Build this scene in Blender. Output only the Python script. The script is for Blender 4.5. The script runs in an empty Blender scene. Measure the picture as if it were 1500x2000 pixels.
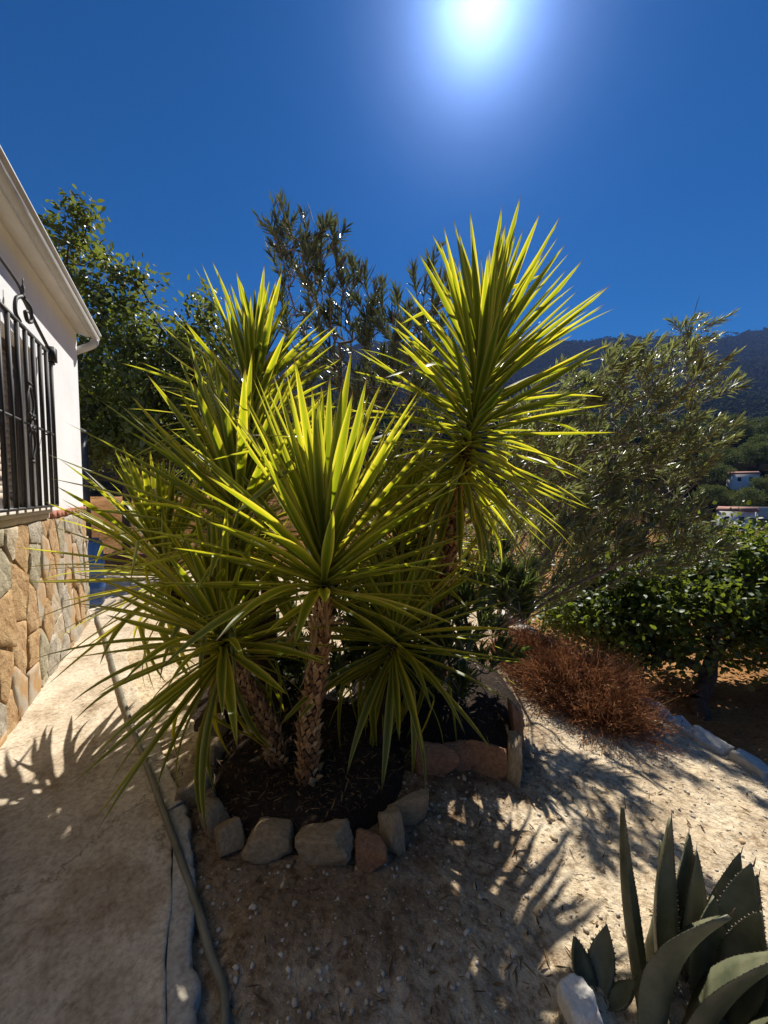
import bpy, math, random
import numpy as np
from mathutils import Vector, Matrix

# ------------------------------------------------------------------ camera, sky, sun, exposure
scene = bpy.context.scene
COL = scene.collection
R = math.radians
PITCH, EYE = R(3.0), 1.45
camd = bpy.data.cameras.new('camera')
cam = bpy.data.objects.new('camera', camd)
COL.objects.link(cam)
cam.location = (0, 0, EYE)
cam.rotation_euler = (R(90) - PITCH, 0, 0)
camd.sensor_fit = 'HORIZONTAL'
camd.sensor_width = 36
camd.lens = 18.0
camd.clip_start = 0.02
camd.clip_end = 20000
scene.camera = cam

SUN_EL, SUN_AZ = R(49.5), R(13.3)          # azimuth clockwise from +Y
world = bpy.data.worlds.new('World')
scene.world = world
world.use_nodes = True
wn = world.node_tree
bg = wn.nodes['Background']
sky = wn.nodes.new('ShaderNodeTexSky')
sky.sky_type = 'NISHITA'
sky.sun_disc = False
sky.sun_elevation = SUN_EL
sky.sun_rotation = SUN_AZ
sky.altitude = 300
sky.air_density = 1.0
sky.dust_density = 0.12
sky.ozone_density = 3.0
hs = wn.nodes.new('ShaderNodeHueSaturation')
hs.inputs['Saturation'].default_value = 1.6
hs.inputs['Value'].default_value = 0.90
wn.links.new(sky.outputs[0], hs.inputs['Color'])
tint = wn.nodes.new('ShaderNodeMixRGB')
tint.blend_type = 'MULTIPLY'
tint.inputs[0].default_value = 1.0
tint.inputs[2].default_value = (0.86, 0.80, 0.94, 1)
wn.links.new(hs.outputs[0], tint.inputs[1])
wn.links.new(tint.outputs[0], bg.inputs['Color'])
bg.inputs['Strength'].default_value = 0.05

sund = bpy.data.lights.new('sun', 'SUN')
sun = bpy.data.objects.new('sun', sund)
COL.objects.link(sun)
S = Vector((math.sin(SUN_AZ) * math.cos(SUN_EL), math.cos(SUN_AZ) * math.cos(SUN_EL), math.sin(SUN_EL)))
sun.rotation_euler = S.to_track_quat('Z', 'Y').to_euler()
sun.location = (2, 8, 12)
sund.energy = 5.0
sund.angle = R(0.55)
sund.color = (1.0, 0.955, 0.88)

scene.view_settings.view_transform = 'Standard'
scene.view_settings.look = 'None'
scene.view_settings.exposure = 0.68
scene.view_settings.gamma = 1.0
scene.view_settings.use_curve_mapping = False
scene.render.engine = 'CYCLES'
scene.cycles.use_denoising = True
scene.cycles.max_bounces = 8
scene.cycles.transparent_max_bounces = 8
scene.cycles.sample_clamp_indirect = 6.0
try:
    scene.cycles.denoising_prefilter = 'ACCURATE'
except Exception:
    pass

# ------------------------------------------------------------------ helpers
CAMP = np.array([0.0, 0.0, EYE])


def ray(px, py):
    x = (px - 750) / 750.0
    u = (1000 - py) / 750.0
    return np.array([x, math.cos(PITCH) + math.sin(PITCH) * u, -math.sin(PITCH) + math.cos(PITCH) * u])


def at(px, py, Y):
    r = ray(px, py)
    return CAMP + r * (Y / r[1])


def gr(px, py, z=0.0):
    r = ray(px, py)
    return CAMP + r * ((z - EYE) / r[2])


def nz(v):
    v = np.asarray(v, float)
    return v / np.maximum(np.linalg.norm(v, axis=-1, keepdims=True), 1e-9)


def hash2(ix, iy, seed):
    h = (ix.astype(np.int64) * 374761393 + iy.astype(np.int64) * 668265263 + seed * 1442695041) & 0x7fffffff
    h = ((h ^ (h >> 13)) * 1274126177) & 0x7fffffff
    h = h ^ (h >> 16)
    return (h & 0xffff) / 65535.0


def vnoise(x, y, seed=0):
    ix, iy = np.floor(x), np.floor(y)
    fx, fy = x - ix, y - iy
    fx, fy = fx * fx * (3 - 2 * fx), fy * fy * (3 - 2 * fy)
    a, b = hash2(ix, iy, seed), hash2(ix + 1, iy, seed)
    c, d = hash2(ix, iy + 1, seed), hash2(ix + 1, iy + 1, seed)
    return (a * (1 - fx) + b * fx) * (1 - fy) + (c * (1 - fx) + d * fx) * fy - 0.5


def fbm(x, y, f, octv=4, seed=0):
    t, a = 0, 1.0
    for o in range(octv):
        t = t + a * vnoise(x * f, y * f, seed + o * 17)
        a *= 0.5
        f *= 2.03
    return t


def build(name, V, faces, mat=None, parent=None, smooth=False, uv=None, link=True, mats=None, midx=None):
    """faces: list of (n,k) int arrays"""
    V = np.asarray(V, float)
    me = bpy.data.meshes.new(name)
    fs = [np.asarray(f, int) for f in faces if len(f)]
    me.vertices.add(len(V))
    me.vertices.foreach_set('co', V.astype(np.float32).ravel())
    li = np.concatenate([f.ravel() for f in fs])
    lens = np.concatenate([np.full(len(f), f.shape[1]) for f in fs])
    st = np.concatenate([[0], np.cumsum(lens)[:-1]])
    me.loops.add(len(li))
    me.loops.foreach_set('vertex_index', li.astype(np.int32))
    me.polygons.add(len(lens))
    me.polygons.foreach_set('loop_start', st.astype(np.int32))
    if smooth:
        me.polygons.foreach_set('use_smooth', np.ones(len(lens), bool))
    if midx is not None:
        me.polygons.foreach_set('material_index', np.asarray(midx, np.int32))
    me.update(calc_edges=True)
    if uv is not None:
        l = me.uv_layers.new(name='uv')
        l.data.foreach_set('uv', np.asarray(uv, np.float32)[li].ravel())
    me.validate()
    for m in (mats or ([mat] if mat else [])):
        me.materials.append(m)
    if not link:
        return me
    return link_obj(name, me, parent)


def link_obj(name, data, parent=None):
    o = bpy.data.objects.new(name, data)
    COL.objects.link(o)
    if parent is not None:
        o.parent = parent
    return o


def thing(name, label, cat, loc=(0, 0, 0), group=None):
    o = link_obj(name, None)
    o.location = loc
    o.empty_display_size = 0.1
    return tag(o, label, cat, group)


def tag(o, label, cat, group=None):
    o['label'] = label
    o['category'] = cat
    if group:
        o['group'] = group
    return o


class MB:
    """collects pieces of geometry for one mesh"""
    def __init__(s):
        s.V, s.F, s.n = [], [], 0

    def add(s, V, faces):
        V = np.asarray(V, float)
        s.V.append(V)
        for f in faces:
            f = np.asarray(f, int)
            if len(f):
                s.F.append(f + s.n)
        s.n += len(V)

    def box(s, c, size, M=None):
        x, y, z = np.array(size) / 2
        V = np.array([[i, j, k] for i in (-x, x) for j in (-y, y) for k in (-z, z)])
        if M is not None:
            V = V @ np.asarray(M).T
        s.add(V + np.asarray(c), [[[0, 1, 3, 2], [4, 6, 7, 5], [0, 4, 5, 1], [2, 3, 7, 6], [0, 2, 6, 4], [1, 5, 7, 3]]])

    def tube(s, P, rad, sides=8, cap=True):
        P = np.asarray(P, float)
        n = len(P)
        rad = np.broadcast_to(np.asarray(rad, float), (n,))
        T = nz(np.gradient(P, axis=0))
        up = np.array([0, 0, 1.0]) if abs(T[0][2]) < 0.9 else np.array([1.0, 0, 0])
        rings = []
        for i in range(n):
            a = nz(np.cross(T[i], up))
            b = np.cross(a, T[i])
            up = b
            th = np.linspace(0, 2 * math.pi, sides, endpoint=False)
            rings.append(P[i] + rad[i] * (np.cos(th)[:, None] * a + np.sin(th)[:, None] * b))
        V = np.concatenate(rings)
        q = []
        for i in range(n - 1):
            for j in range(sides):
                k = (j + 1) % sides
                q.append([i * sides + j, i * sides + k, (i + 1) * sides + k, (i + 1) * sides + j])
        f = [q]
        if cap:
            f.append([list(range(sides))[::-1]])
            f.append([[(n - 1) * sides + j for j in range(sides)]])
        s.add(V, f)

    def build(s, name, mat, parent=None, smooth=False, origin=None):
        V = np.concatenate(s.V)
        if origin is not None:
            V = V - np.asarray(origin)
        o = build(name, V, s.F, mat, parent, smooth)
        if origin is not None:
            o.location = origin
        return o


def smooth_pts(P, n):
    """Catmull-Rom resample"""
    P = np.asarray(P, float)
    Q = np.vstack([2 * P[0] - P[1], P, 2 * P[-1] - P[-2]])
    out = []
    m = len(P) - 1
    for t in np.linspace(0, m, n):
        i = min(int(t), m - 1)
        u = t - i
        p0, p1, p2, p3 = Q[i:i + 4]
        out.append(0.5 * (2 * p1 + (p2 - p0) * u + (2 * p0 - 5 * p1 + 4 * p2 - p3) * u * u + (3 * p1 - p0 - 3 * p2 + p3) * u ** 3))
    return np.array(out)


# ------------------------------------------------------------------ materials
def newmat(name):
    m = bpy.data.materials.new(name)
    m.use_nodes = True
    nt = m.node_tree
    return m, nt, nt.nodes['Principled BSDF'], nt.nodes['Material Output']


def nd(nt, t, **kw):
    n = nt.nodes.new('ShaderNode' + t)
    for k, v in kw.items():
        setattr(n, k, v)
    return n


def noise(nt, scale, detail=4, rough=0.6, coord='Object', vec=None):
    tc = nd(nt, 'TexCoord')
    n = nd(nt, 'TexNoise')
    n.inputs['Scale'].default_value = scale
    n.inputs['Detail'].default_value = detail
    n.inputs['Roughness'].default_value = rough
    nt.links.new(vec if vec is not None else tc.outputs[coord], n.inputs['Vector'])
    return n


def ramp(nt, fac, stops):
    r = nd(nt, 'ValToRGB')
    el = r.color_ramp.elements
    while len(el) > 1:
        el.remove(el[-1])
    el[0].position = stops[0][0]
    el[0].color = (*stops[0][1], 1)
    for p, c in stops[1:]:
        e = el.new(p)
        e.color = (*c, 1)
    nt.links.new(fac, r.inputs[0])
    return r


def mix(nt, fac, a, b, mode='MIX'):
    n = nd(nt, 'MixRGB', blend_type=mode)
    for i, v in ((0, fac), (1, a), (2, b)):
        if isinstance(v, (int, float)):
            n.inputs[i].default_value = v
        elif isinstance(v, tuple):
            n.inputs[i].default_value = (*v, 1)
        else:
            nt.links.new(v, n.inputs[i])
    return n.outputs[0]


def bump(nt, bsdf, height, strength, dist=0.01):
    b = nd(nt, 'Bump')
    b.inputs['Strength'].default_value = strength
    b.inputs['Distance'].default_value = dist
    nt.links.new(height, b.inputs['Height'])
    nt.links.new(b.outputs[0], bsdf.inputs['Normal'])


def simple(name, c1, c2, scale=8, rough=0.7, bs=0.3, bd=0.01, bscale=40, coord='Object', metal=0.0, spec=0.5, lo=0.35, hi=0.65):
    m, nt, b, out = newmat(name)
    n = noise(nt, scale, 6, 0.65, coord)
    r = ramp(nt, n.outputs[0], [(lo, c1), (hi, c2)])
    nt.links.new(r.outputs[0], b.inputs['Base Color'])
    b.inputs['Roughness'].default_value = rough
    b.inputs['Metallic'].default_value = metal
    b.inputs['Specular IOR Level'].default_value = spec
    if bs:
        n2 = noise(nt, bscale, 5, 0.65, coord)
        bump(nt, b, n2.outputs[0], bs, bd)
    return m


def leafmat(name, dark, light, trans, tfac=0.4, rough=0.4, spec=0.5, warm=None):
    """foliage: colour varies leaf by leaf, light passes through"""
    m, nt, b, out = newmat(name)
    g = nd(nt, 'NewGeometry')
    stops = [(0.0, dark), (0.8, light)]
    if warm:
        stops += [(0.93, light), (0.97, warm)]
    r = ramp(nt, g.outputs['Random Per Island'], stops)
    n = noise(nt, 1.3, 3)
    c = mix(nt, n.outputs[0], r.outputs[0], mix(nt, 1.0, r.outputs[0], (1.35, 1.3, 1.0), 'MULTIPLY'))
    nt.links.new(c, b.inputs['Base Color'])
    b.inputs['Roughness'].default_value = rough
    b.inputs['Specular IOR Level'].default_value = spec
    t = nd(nt, 'BsdfTranslucent')
    tc = mix(nt, g.outputs['Random Per Island'], trans, tuple(x * 0.6 for x in trans))
    nt.links.new(tc, t.inputs['Color'])
    ms = nd(nt, 'MixShader')
    ms.inputs[0].default_value = tfac
    nt.links.new(b.outputs[0], ms.inputs[1])
    nt.links.new(t.outputs[0], ms.inputs[2])
    nt.links.new(ms.outputs[0], out.inputs['Surface'])
    return m


def yuccamat():
    m, nt, b, out = newmat('yucca leaf')
    uv = nd(nt, 'UVMap', uv_map='uv')
    sep = nd(nt, 'SeparateXYZ')
    nt.links.new(uv.outputs[0], sep.inputs[0])
    # lateral distance from the midrib 0..1
    a = nd(nt, 'Math', operation='SUBTRACT'); a.inputs[1].default_value = 0.5
    nt.links.new(sep.outputs[0], a.inputs[0])
    ab = nd(nt, 'Math', operation='ABSOLUTE'); nt.links.new(a.outputs[0], ab.inputs[0])
    oi = nd(nt, 'ObjectInfo')
    comb = nd(nt, 'CombineXYZ')
    mx = nd(nt, 'Math', operation='MULTIPLY'); mx.inputs[1].default_value = 26
    nt.links.new(sep.outputs[0], mx.inputs[0])
    my = nd(nt, 'Math', operation='MULTIPLY'); my.inputs[1].default_value = 1.2
    nt.links.new(sep.outputs[1], my.inputs[0])
    mz = nd(nt, 'Math', operation='MULTIPLY'); mz.inputs[1].default_value = 37
    nt.links.new(oi.outputs['Random'], mz.inputs[0])
    nt.links.new(mx.outputs[0], comb.inputs[0]); nt.links.new(my.outputs[0], comb.inputs[1]); nt.links.new(mz.outputs[0], comb.inputs[2])
    st = noise(nt, 1.0, 3, 0.6, vec=comb.outputs[0])           # long streaks
    sm = nd(nt, 'Math', operation='MULTIPLY_ADD'); sm.inputs[1].default_value = 0.34; sm.inputs[2].default_value = -0.17
    nt.links.new(st.outputs[0], sm.inputs[0])
    ad = nd(nt, 'Math', operation='ADD'); nt.links.new(ab.outputs[0], ad.inputs[0]); nt.links.new(sm.outputs[0], ad.inputs[1])
    col = ramp(nt, ad.outputs[0], [(0.0, (0.065, 0.105, 0.018)), (0.24, (0.095, 0.14, 0.022)), (0.33, (0.17, 0.21, 0.035)), (0.44, (0.34, 0.33, 0.11))])
    tcol = ramp(nt, ad.outputs[0], [(0.0, (0.32, 0.39, 0.012)), (0.24, (0.48, 0.52, 0.014)), (0.33, (0.70, 0.64, 0.02)), (0.44, (0.90, 0.78, 0.07))])
    # older leaves duller, tips brown
    var = ramp(nt, oi.outputs['Random'], [(0.0, (0.75, 0.78, 0.7)), (1.0, (1.15, 1.1, 1.0))])
    c = mix(nt, 1.0, col.outputs[0], var.outputs[0], 'MULTIPLY')
    tip = ramp(nt, sep.outputs[1], [(0.93, (0, 0, 0)), (0.985, (1, 1, 1))])
    c = mix(nt, tip.outputs[0], c, (0.16, 0.09, 0.04))
    bl = noise(nt, 3.0, 4, 0.7, vec=comb.outputs[0])
    blr = ramp(nt, bl.outputs[0], [(0.68, (0, 0, 0)), (0.74, (0.7, 0.7, 0.7))])
    c = mix(nt, blr.outputs[0], c, (0.24, 0.17, 0.07))
    nt.links.new(c, b.inputs['Base Color'])
    b.inputs['Roughness'].default_value = 0.36
    b.inputs['Specular IOR Level'].default_value = 0.45
    bump(nt, b, st.outputs[0], 0.25, 0.002)
    t = nd(nt, 'BsdfTranslucent')
    tc = mix(nt, 1.0, tcol.outputs[0], var.outputs[0], 'MULTIPLY')
    tc = mix(nt, tip.outputs[0], tc, (0.1, 0.05, 0.02))
    nt.links.new(tc, t.inputs['Color'])
    ms = nd(nt, 'MixShader'); ms.inputs[0].default_value = 0.50
    nt.links.new(b.outputs[0], ms.inputs[1]); nt.links.new(t.outputs[0], ms.inputs[2])
    nt.links.new(ms.outputs[0], out.inputs['Surface'])
    return m


def soilmat(name, stops, speck, sscale=55, bs=0.7, bd=0.02, stains=()):
    m, nt, b, out = newmat(name)
    n = noise(nt, 1.7, 8, 0.7)
    r = ramp(nt, n.outputs[0], stops)
    n2 = noise(nt, sscale, 5, 0.75)
    r2 = ramp(nt, n2.outputs[0], [(0.36, speck), (0.5, (1, 1, 1)), (0.66, (1.18, 1.16, 1.1))])
    c = mix(nt, 0.85, r.outputs[0], r2.outputs[0], 'MULTIPLY')
    v = nd(nt, 'TexVoronoi'); v.inputs['Scale'].default_value = sscale * 1.4
    tc = nd(nt, 'TexCoord'); nt.links.new(tc.outputs['Object'], v.inputs['Vector'])
    vr = ramp(nt, v.outputs['Distance'], [(0.0, (1.25, 1.22, 1.15)), (0.35, (1, 1, 1)), (0.75, (0.72, 0.68, 0.62))])
    c = mix(nt, 0.28, c, vr.outputs[0], 'MULTIPLY')
    n3 = noise(nt, 9, 6, 0.75)
    c = mix(nt, 0.6, c, ramp(nt, n3.outputs[0], [(0.35, (0.68, 0.62, 0.56)), (0.52, (1, 1, 1)), (0.7, (1.12, 1.1, 1.06))]).outputs[0], 'MULTIPLY')
    for (sx_, sy_, r0, r1) in stains:                                # crumbled dark humus washed out of the beds
        dv_ = nd(nt, 'VectorMath', operation='DISTANCE'); dv_.inputs[1].default_value = (sx_, sy_, -.08)
        nt.links.new(tc.outputs['Object'], dv_.inputs[0])
        n4 = noise(nt, 4.5, 8, 0.8)
        hf = nd(nt, 'Math', operation='MULTIPLY'); hf.inputs[1].default_value = 0.4
        nt.links.new(dv_.outputs['Value'], hf.inputs[0])
        ma = nd(nt, 'Math', operation='MULTIPLY_ADD'); ma.inputs[1].default_value = 0.6
        nt.links.new(n4.outputs[0], ma.inputs[0]); nt.links.new(hf.outputs[0], ma.inputs[2])
        fr = ramp(nt, ma.outputs[0], [(r0, (.9, .9, .9)), (r1, (0, 0, 0))])
        c = mix(nt, fr.outputs[0], c, mix(nt, 1.0, c, (.40, .32, .26), 'MULTIPLY'))
    nt.links.new(c, b.inputs['Base Color'])
    b.inputs['Roughness'].default_value = 0.95
    b.inputs['Specular IOR Level'].default_value = 0.15
    h = mix(nt, 0.25, n2.outputs[0], v.outputs['Distance'])
    bump(nt, b, h, bs, bd)
    return m


def scarmat():
    m, nt, b, out = newmat('leaf scar bark')
    oi = nd(nt, 'ObjectInfo')
    r = ramp(nt, oi.outputs['Random'], [(0.0, (0.16, 0.075, 0.03)), (0.3, (0.34, 0.17, 0.06)), (0.7, (0.52, 0.30, 0.11)), (1.0, (0.64, 0.44, 0.20))])
    n = noise(nt, 3.0, 5, 0.7)
    c = mix(nt, 1.0, r.outputs[0], ramp(nt, n.outputs[0], [(0.35, (.45, .38, .32)), (0.6, (1.1, 1.1, 1.1))]).outputs[0], 'MULTIPLY')
    nt.links.new(c, b.inputs['Base Color'])
    b.inputs['Roughness'].default_value = 0.85
    bump(nt, b, n.outputs[0], 0.5, 0.05)
    return m


M = {}
M['yucca'] = yuccamat()
M['scale'] = scarmat()
M['trunk'] = simple('fibrous trunk', (0.025, 0.014, 0.008), (0.08, 0.042, 0.02), 22, 0.9, 0.8, 0.01, 90)
M['stucco'] = simple('white stucco', (0.80, 0.80, 0.79), (0.88, 0.88, 0.87), 2.5, 0.9, 0.25, 0.004, 120, spec=0.2)
M['cornice'] = simple('pale cornice', (0.66, 0.65, 0.62), (0.74, 0.73, 0.70), 5, 0.6, 0.1, 0.003, 60)
M['gutter'] = simple('grey white gutter', (0.48, 0.48, 0.47), (0.58, 0.58, 0.56), 4, 0.5, 0.05, 0.002, 50)
M['iron'] = simple('black iron', (0.014, 0.013, 0.014), (0.028, 0.025, 0.024), 30, 0.62, 0.2, 0.002, 120)
M['shutter'] = simple('brown shutter', (0.50, 0.41, 0.33), (0.60, 0.50, 0.41), 4, 0.5, 0.05, 0.002, 60)
M['frame'] = simple('dark window frame', (0.05, 0.035, 0.028), (0.08, 0.055, 0.04), 9, 0.45, 0.1, 0.002, 60)
M['sill'] = simple('stone sill', (0.42, 0.38, 0.32), (0.55, 0.50, 0.43), 9, 0.7, 0.2, 0.003, 80)
M['brick'] = simple('red brick', (0.30, 0.10, 0.06), (0.44, 0.18, 0.11), 14, 0.85, 0.4, 0.004, 90)
M['mortar'] = simple('beige mortar', (0.46, 0.39, 0.29), (0.60, 0.52, 0.41), 10, 0.95, 0.5, 0.006, 120)
M['tile'] = simple('terracotta tile', (0.26, 0.09, 0.05), (0.42, 0.17, 0.09), 7, 0.85, 0.3, 0.004, 60)
M['stones'] = [
    simple('stone grey', (0.31, 0.26, 0.19), (0.52, 0.46, 0.36), 6, 0.9, 1.0, 0.02, 22),
    simple('stone ochre', (0.33, 0.18, 0.07), (0.53, 0.36, 0.18), 5, 0.9, 1.0, 0.02, 22),
    simple('stone orange', (0.36, 0.19, 0.075), (0.55, 0.39, 0.21), 5, 0.9, 1.0, 0.02, 22),
    simple('stone sand', (0.36, 0.27, 0.165), (0.58, 0.49, 0.35), 6, 0.9, 1.0, 0.02, 22),
    simple('stone olive', (0.26, 0.22, 0.13), (0.46, 0.40, 0.28), 6, 0.9, 1.0, 0.02, 22),
    simple('stone two tone', (0.43, 0.25, 0.10), (0.44, 0.38, 0.29), 4, 0.85, 0.5, 0.008, 40, lo=0.44, hi=0.56),
]
M['rock'] = simple('limestone rock', (0.44, 0.29, 0.14), (0.68, 0.52, 0.31), 5, 0.9, 1.0, 0.02, 28)
M['rock2'] = simple('reddish rock', (0.19, 0.085, 0.04), (0.36, 0.19, 0.095), 6, 0.9, 0.6, 0.012, 35)
M['whiterock'] = simple('white rock', (0.62, 0.56, 0.46), (0.80, 0.75, 0.65), 6, 0.9, 0.4, 0.008, 40)
M['kerb'] = simple('pale kerb stone', (0.44, 0.40, 0.33), (0.60, 0.56, 0.48), 5, 0.95, 0.5, 0.008, 50)
M['path'] = soilmat('rough concrete', [(0.3, (0.48, 0.395, 0.285)), (0.5, (0.61, 0.52, 0.395)), (0.7, (0.68, 0.61, 0.485))], (0.70, 0.64, 0.56), 38, 0.6, 0.012)
_m = M['path']; _nt = _m.node_tree; _b = _nt.nodes['Principled BSDF']
_v = nd(_nt, 'TexVoronoi', feature='DISTANCE_TO_EDGE'); _v.inputs['Scale'].default_value = 0.75
_w = noise(_nt, 3.0, 6, 0.7); _tc = nd(_nt, 'TexCoord')
_vm = nd(_nt, 'VectorMath', operation='MULTIPLY_ADD'); _vm.inputs[1].default_value = (.5, .5, .5)
_nt.links.new(_w.outputs['Color'], _vm.inputs[0]); _nt.links.new(_tc.outputs['Object'], _vm.inputs[2]); _nt.links.new(_vm.outputs[0], _v.inputs['Vector'])
_cr = ramp(_nt, _v.outputs['Distance'], [(0.0, (.35, .30, .25)), (0.006, (1, 1, 1))])
_st = noise(_nt, 1.1, 7, 0.75)
_sr = ramp(_nt, _st.outputs[0], [(0.38, (.62, .56, .50)), (0.52, (1, 1, 1))])
_old = _b.inputs['Base Color'].links[0].from_socket
_nt.links.new(mix(_nt, .8, mix(_nt, .75, _old, _cr.outputs[0], 'MULTIPLY'), _sr.outputs[0], 'MULTIPLY'), _b.inputs['Base Color'])
M['edge'] = soilmat('concrete edging', [(0.3, (0.36, 0.32, 0.26)), (0.6, (0.48, 0.44, 0.37))], (0.7, 0.66, 0.6), 45, 0.5, 0.008)
M['soil'] = soilmat('pale stony soil', [(0.3, (0.43, 0.325, 0.205)), (0.5, (0.59, 0.475, 0.32)), (0.68, (0.68, 0.58, 0.425))], (0.45, 0.37, 0.29), 30, 0.9, 0.025, stains=((-.3, 1.75, .50, .72), (.35, 2.5, .48, .66)))
M['mulch'] = soilmat('dark bed soil', [(0.3, (0.02, 0.014, 0.01)), (0.6, (0.055, 0.038, 0.026))], (0.4, 0.4, 0.4), 45, 0.9, 0.03)
M['pebble'] = simple('pebbles', (0.36, 0.29, 0.20), (0.60, 0.53, 0.43), 9, 0.9, 0.3, 0.004, 60)
M['litter'] = leafmat('dry litter', (0.06, 0.035, 0.018), (0.20, 0.13, 0.07), (0.2, 0.12, 0.05), 0.15, 0.8, 0.2)
M['hose'] = simple('garden hose', (0.10, 0.095, 0.06), (0.20, 0.18, 0.13), 6, 0.55, 0.1, 0.002, 80)
M['blue'] = simple('blue plastic', (0.02, 0.07, 0.22), (0.03, 0.10, 0.29), 5, 0.4, 0.05, 0.002, 40)
M['post'] = simple('dark metal post', (0.025, 0.028, 0.028), (0.05, 0.05, 0.045), 9, 0.5, 0.1, 0.002, 80)
M['wood'] = simple('weathered dark board', (0.06, 0.025, 0.015), (0.13, 0.06, 0.035), 9, 0.8, 0.3, 0.004, 60)
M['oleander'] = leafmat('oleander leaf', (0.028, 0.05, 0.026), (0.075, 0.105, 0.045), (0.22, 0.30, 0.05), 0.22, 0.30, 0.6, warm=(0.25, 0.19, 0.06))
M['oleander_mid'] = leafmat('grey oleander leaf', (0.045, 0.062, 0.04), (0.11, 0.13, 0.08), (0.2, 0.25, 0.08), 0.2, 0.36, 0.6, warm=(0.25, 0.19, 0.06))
M['oleander_pale'] = leafmat('pale oleander leaf', (0.07, 0.09, 0.04), (0.22, 0.23, 0.12), (0.40, 0.45, 0.12), 0.34, 0.36, 0.7, warm=(0.28, 0.2, 0.07))  # paler, more translucent leaf than the other oleanders
M['oleander_stem'] = simple('oleander stem', (0.13, 0.10, 0.07), (0.26, 0.20, 0.14), 14, 0.8, 0.3, 0.004, 60)
M['pod'] = simple('oleander pod', (0.10, 0.06, 0.035), (0.2, 0.12, 0.07), 14, 0.7, 0.2, 0.003, 60)
M['broad'] = leafmat('broad tree leaf', (0.03, 0.052, 0.022), (0.07, 0.105, 0.034), (0.36, 0.42, 0.045), 0.28, 0.46, 0.5)
M['carob'] = leafmat('glossy round leaf', (0.025, 0.05, 0.014), (0.07, 0.115, 0.026), (0.34, 0.42, 0.04), 0.32, 0.5, 0.45)
M['bark'] = simple('dark bark', (0.03, 0.022, 0.016), (0.085, 0.065, 0.05), 12, 0.95, 0.9, 0.02, 40)
M['dry'] = leafmat('dry russet stems', (0.10, 0.04, 0.02), (0.34, 0.15, 0.068), (0.50, 0.21, 0.085), 0.26, 0.7, 0.2, warm=(0.50, 0.36, 0.18))
M['deadleaf'] = leafmat('withered yucca leaf', (0.20, 0.12, 0.05), (0.36, 0.25, 0.12), (0.35, 0.22, 0.08), 0.25, 0.8, 0.2)
M['agave'] = simple('agave leaf', (0.07, 0.08, 0.042), (0.18, 0.175, 0.10), 7, 0.5, 0.15, 0.004, 60, spec=0.4)
M['agave_tip'] = simple('agave spine', (0.06, 0.03, 0.02), (0.12, 0.06, 0.035), 14, 0.5, 0.1, 0.002, 60)
M['pine'] = leafmat('pine foliage', (0.06, 0.08, 0.025), (0.13, 0.15, 0.045), (0.2, 0.24, 0.05), 0.2, 0.7, 0.2)
M['farshrub'] = leafmat('hillside shrub', (0.012, 0.02, 0.010), (0.04, 0.048, 0.022), (0.06, 0.08, 0.03), 0.08, 0.9, 0.0)
M['whitewall'] = simple('white wall', (0.66, 0.65, 0.62), (0.78, 0.77, 0.74), 0.6, 0.9, 0.1, 0.01, 8)
M['farroof'] = simple('far tiled roof', (0.30, 0.13, 0.09), (0.42, 0.20, 0.14), 1.2, 0.9, 0.2, 0.02, 8)
M['darkpane'] = simple('dark pane', (0.03, 0.03, 0.035), (0.05, 0.05, 0.06), 2, 0.2, 0.0)

# ------------------------------------------------------------------ terrain to the horizon
rng = np.random.default_rng(7)
random.seed(7)


def kerb_x(y):
    return 2.23 - 0.318 * (np.asarray(y, float) - 3.0) + 0.02 * (np.asarray(y, float) - 3.0) ** 2


def garden_z(x, y):
    x, y = np.asarray(x, float), np.asarray(y, float)
    z = -0.05 - 0.11 * np.maximum(0, x + 0.3)
    z = z + 0.05 * fbm(x, y, 1.1, 3, 3) + 0.022 * fbm(x, y, 7, 3, 5) + 0.008 * fbm(x, y, 34, 2, 9)
    return z


def sst(a, b, x):
    t = np.clip((x - a) / (b - a), 0, 1)
    return t * t * (3 - 2 * t)


def terrain_z(x, y):
    x, y = np.asarray(x, float), np.asarray(y, float)
    r = np.hypot(x, y)
    prof = np.interp(np.maximum(y, 0.3 * np.abs(x)), [0, 4, 12, 40, 80, 95, 110, 150, 190, 250, 600, 1000, 1600, 2150, 3000, 6000],
                     [-1.5, -1.5, -1.9, -4.8, -6.5, -5.5, -3, 9, 25, 41, 112, 232, 500, 800, 500, 300])
    ridge = 1 + 0.08 * sst(0.2, 1.0, x / np.maximum(np.abs(y), 1)) - 0.10 * sst(0.1, 1.2, -x / np.maximum(np.abs(y), 1))
    far = sst(150, 900, r)
    prof = prof * (1 + (ridge - 1) * far)
    prof = prof + far * (60 * fbm(x, y, 1 / 520., 5, 21) + 34 * np.abs(fbm(x, y, 1 / 190., 4, 31)) * sst(700, 1800, r))
    mid = sst(14, 80, r) * (1 - far)
    prof = prof + mid * 1.8 * fbm(x, y, 1 / 26., 4, 41)
    bank = sst(6.2, 9.5, y) * sst(1.5, -2.5, x) * (1 - sst(14, 30, r))
    up = sst(.9, .1, x - kerb_x(np.clip(y, 0, 9))) * sst(6.2, 6.9, y) * (1 - sst(16, 32, r))
    prof = prof * (1 - up) + up * (-.22)
    prof = prof + bank * 1.5
    flat = sst(3.5, 1.0, x) * sst(7.2, 5.5, y)                      # sits under the garden and the path
    prof = prof - 0.25 * flat
    near = 1 - sst(20, 60, r)
    prof = prof + near * (0.10 * fbm(x, y, 0.9, 3, 51) + 0.03 * fbm(x, y, 6, 3, 52))
    return prof


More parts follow.
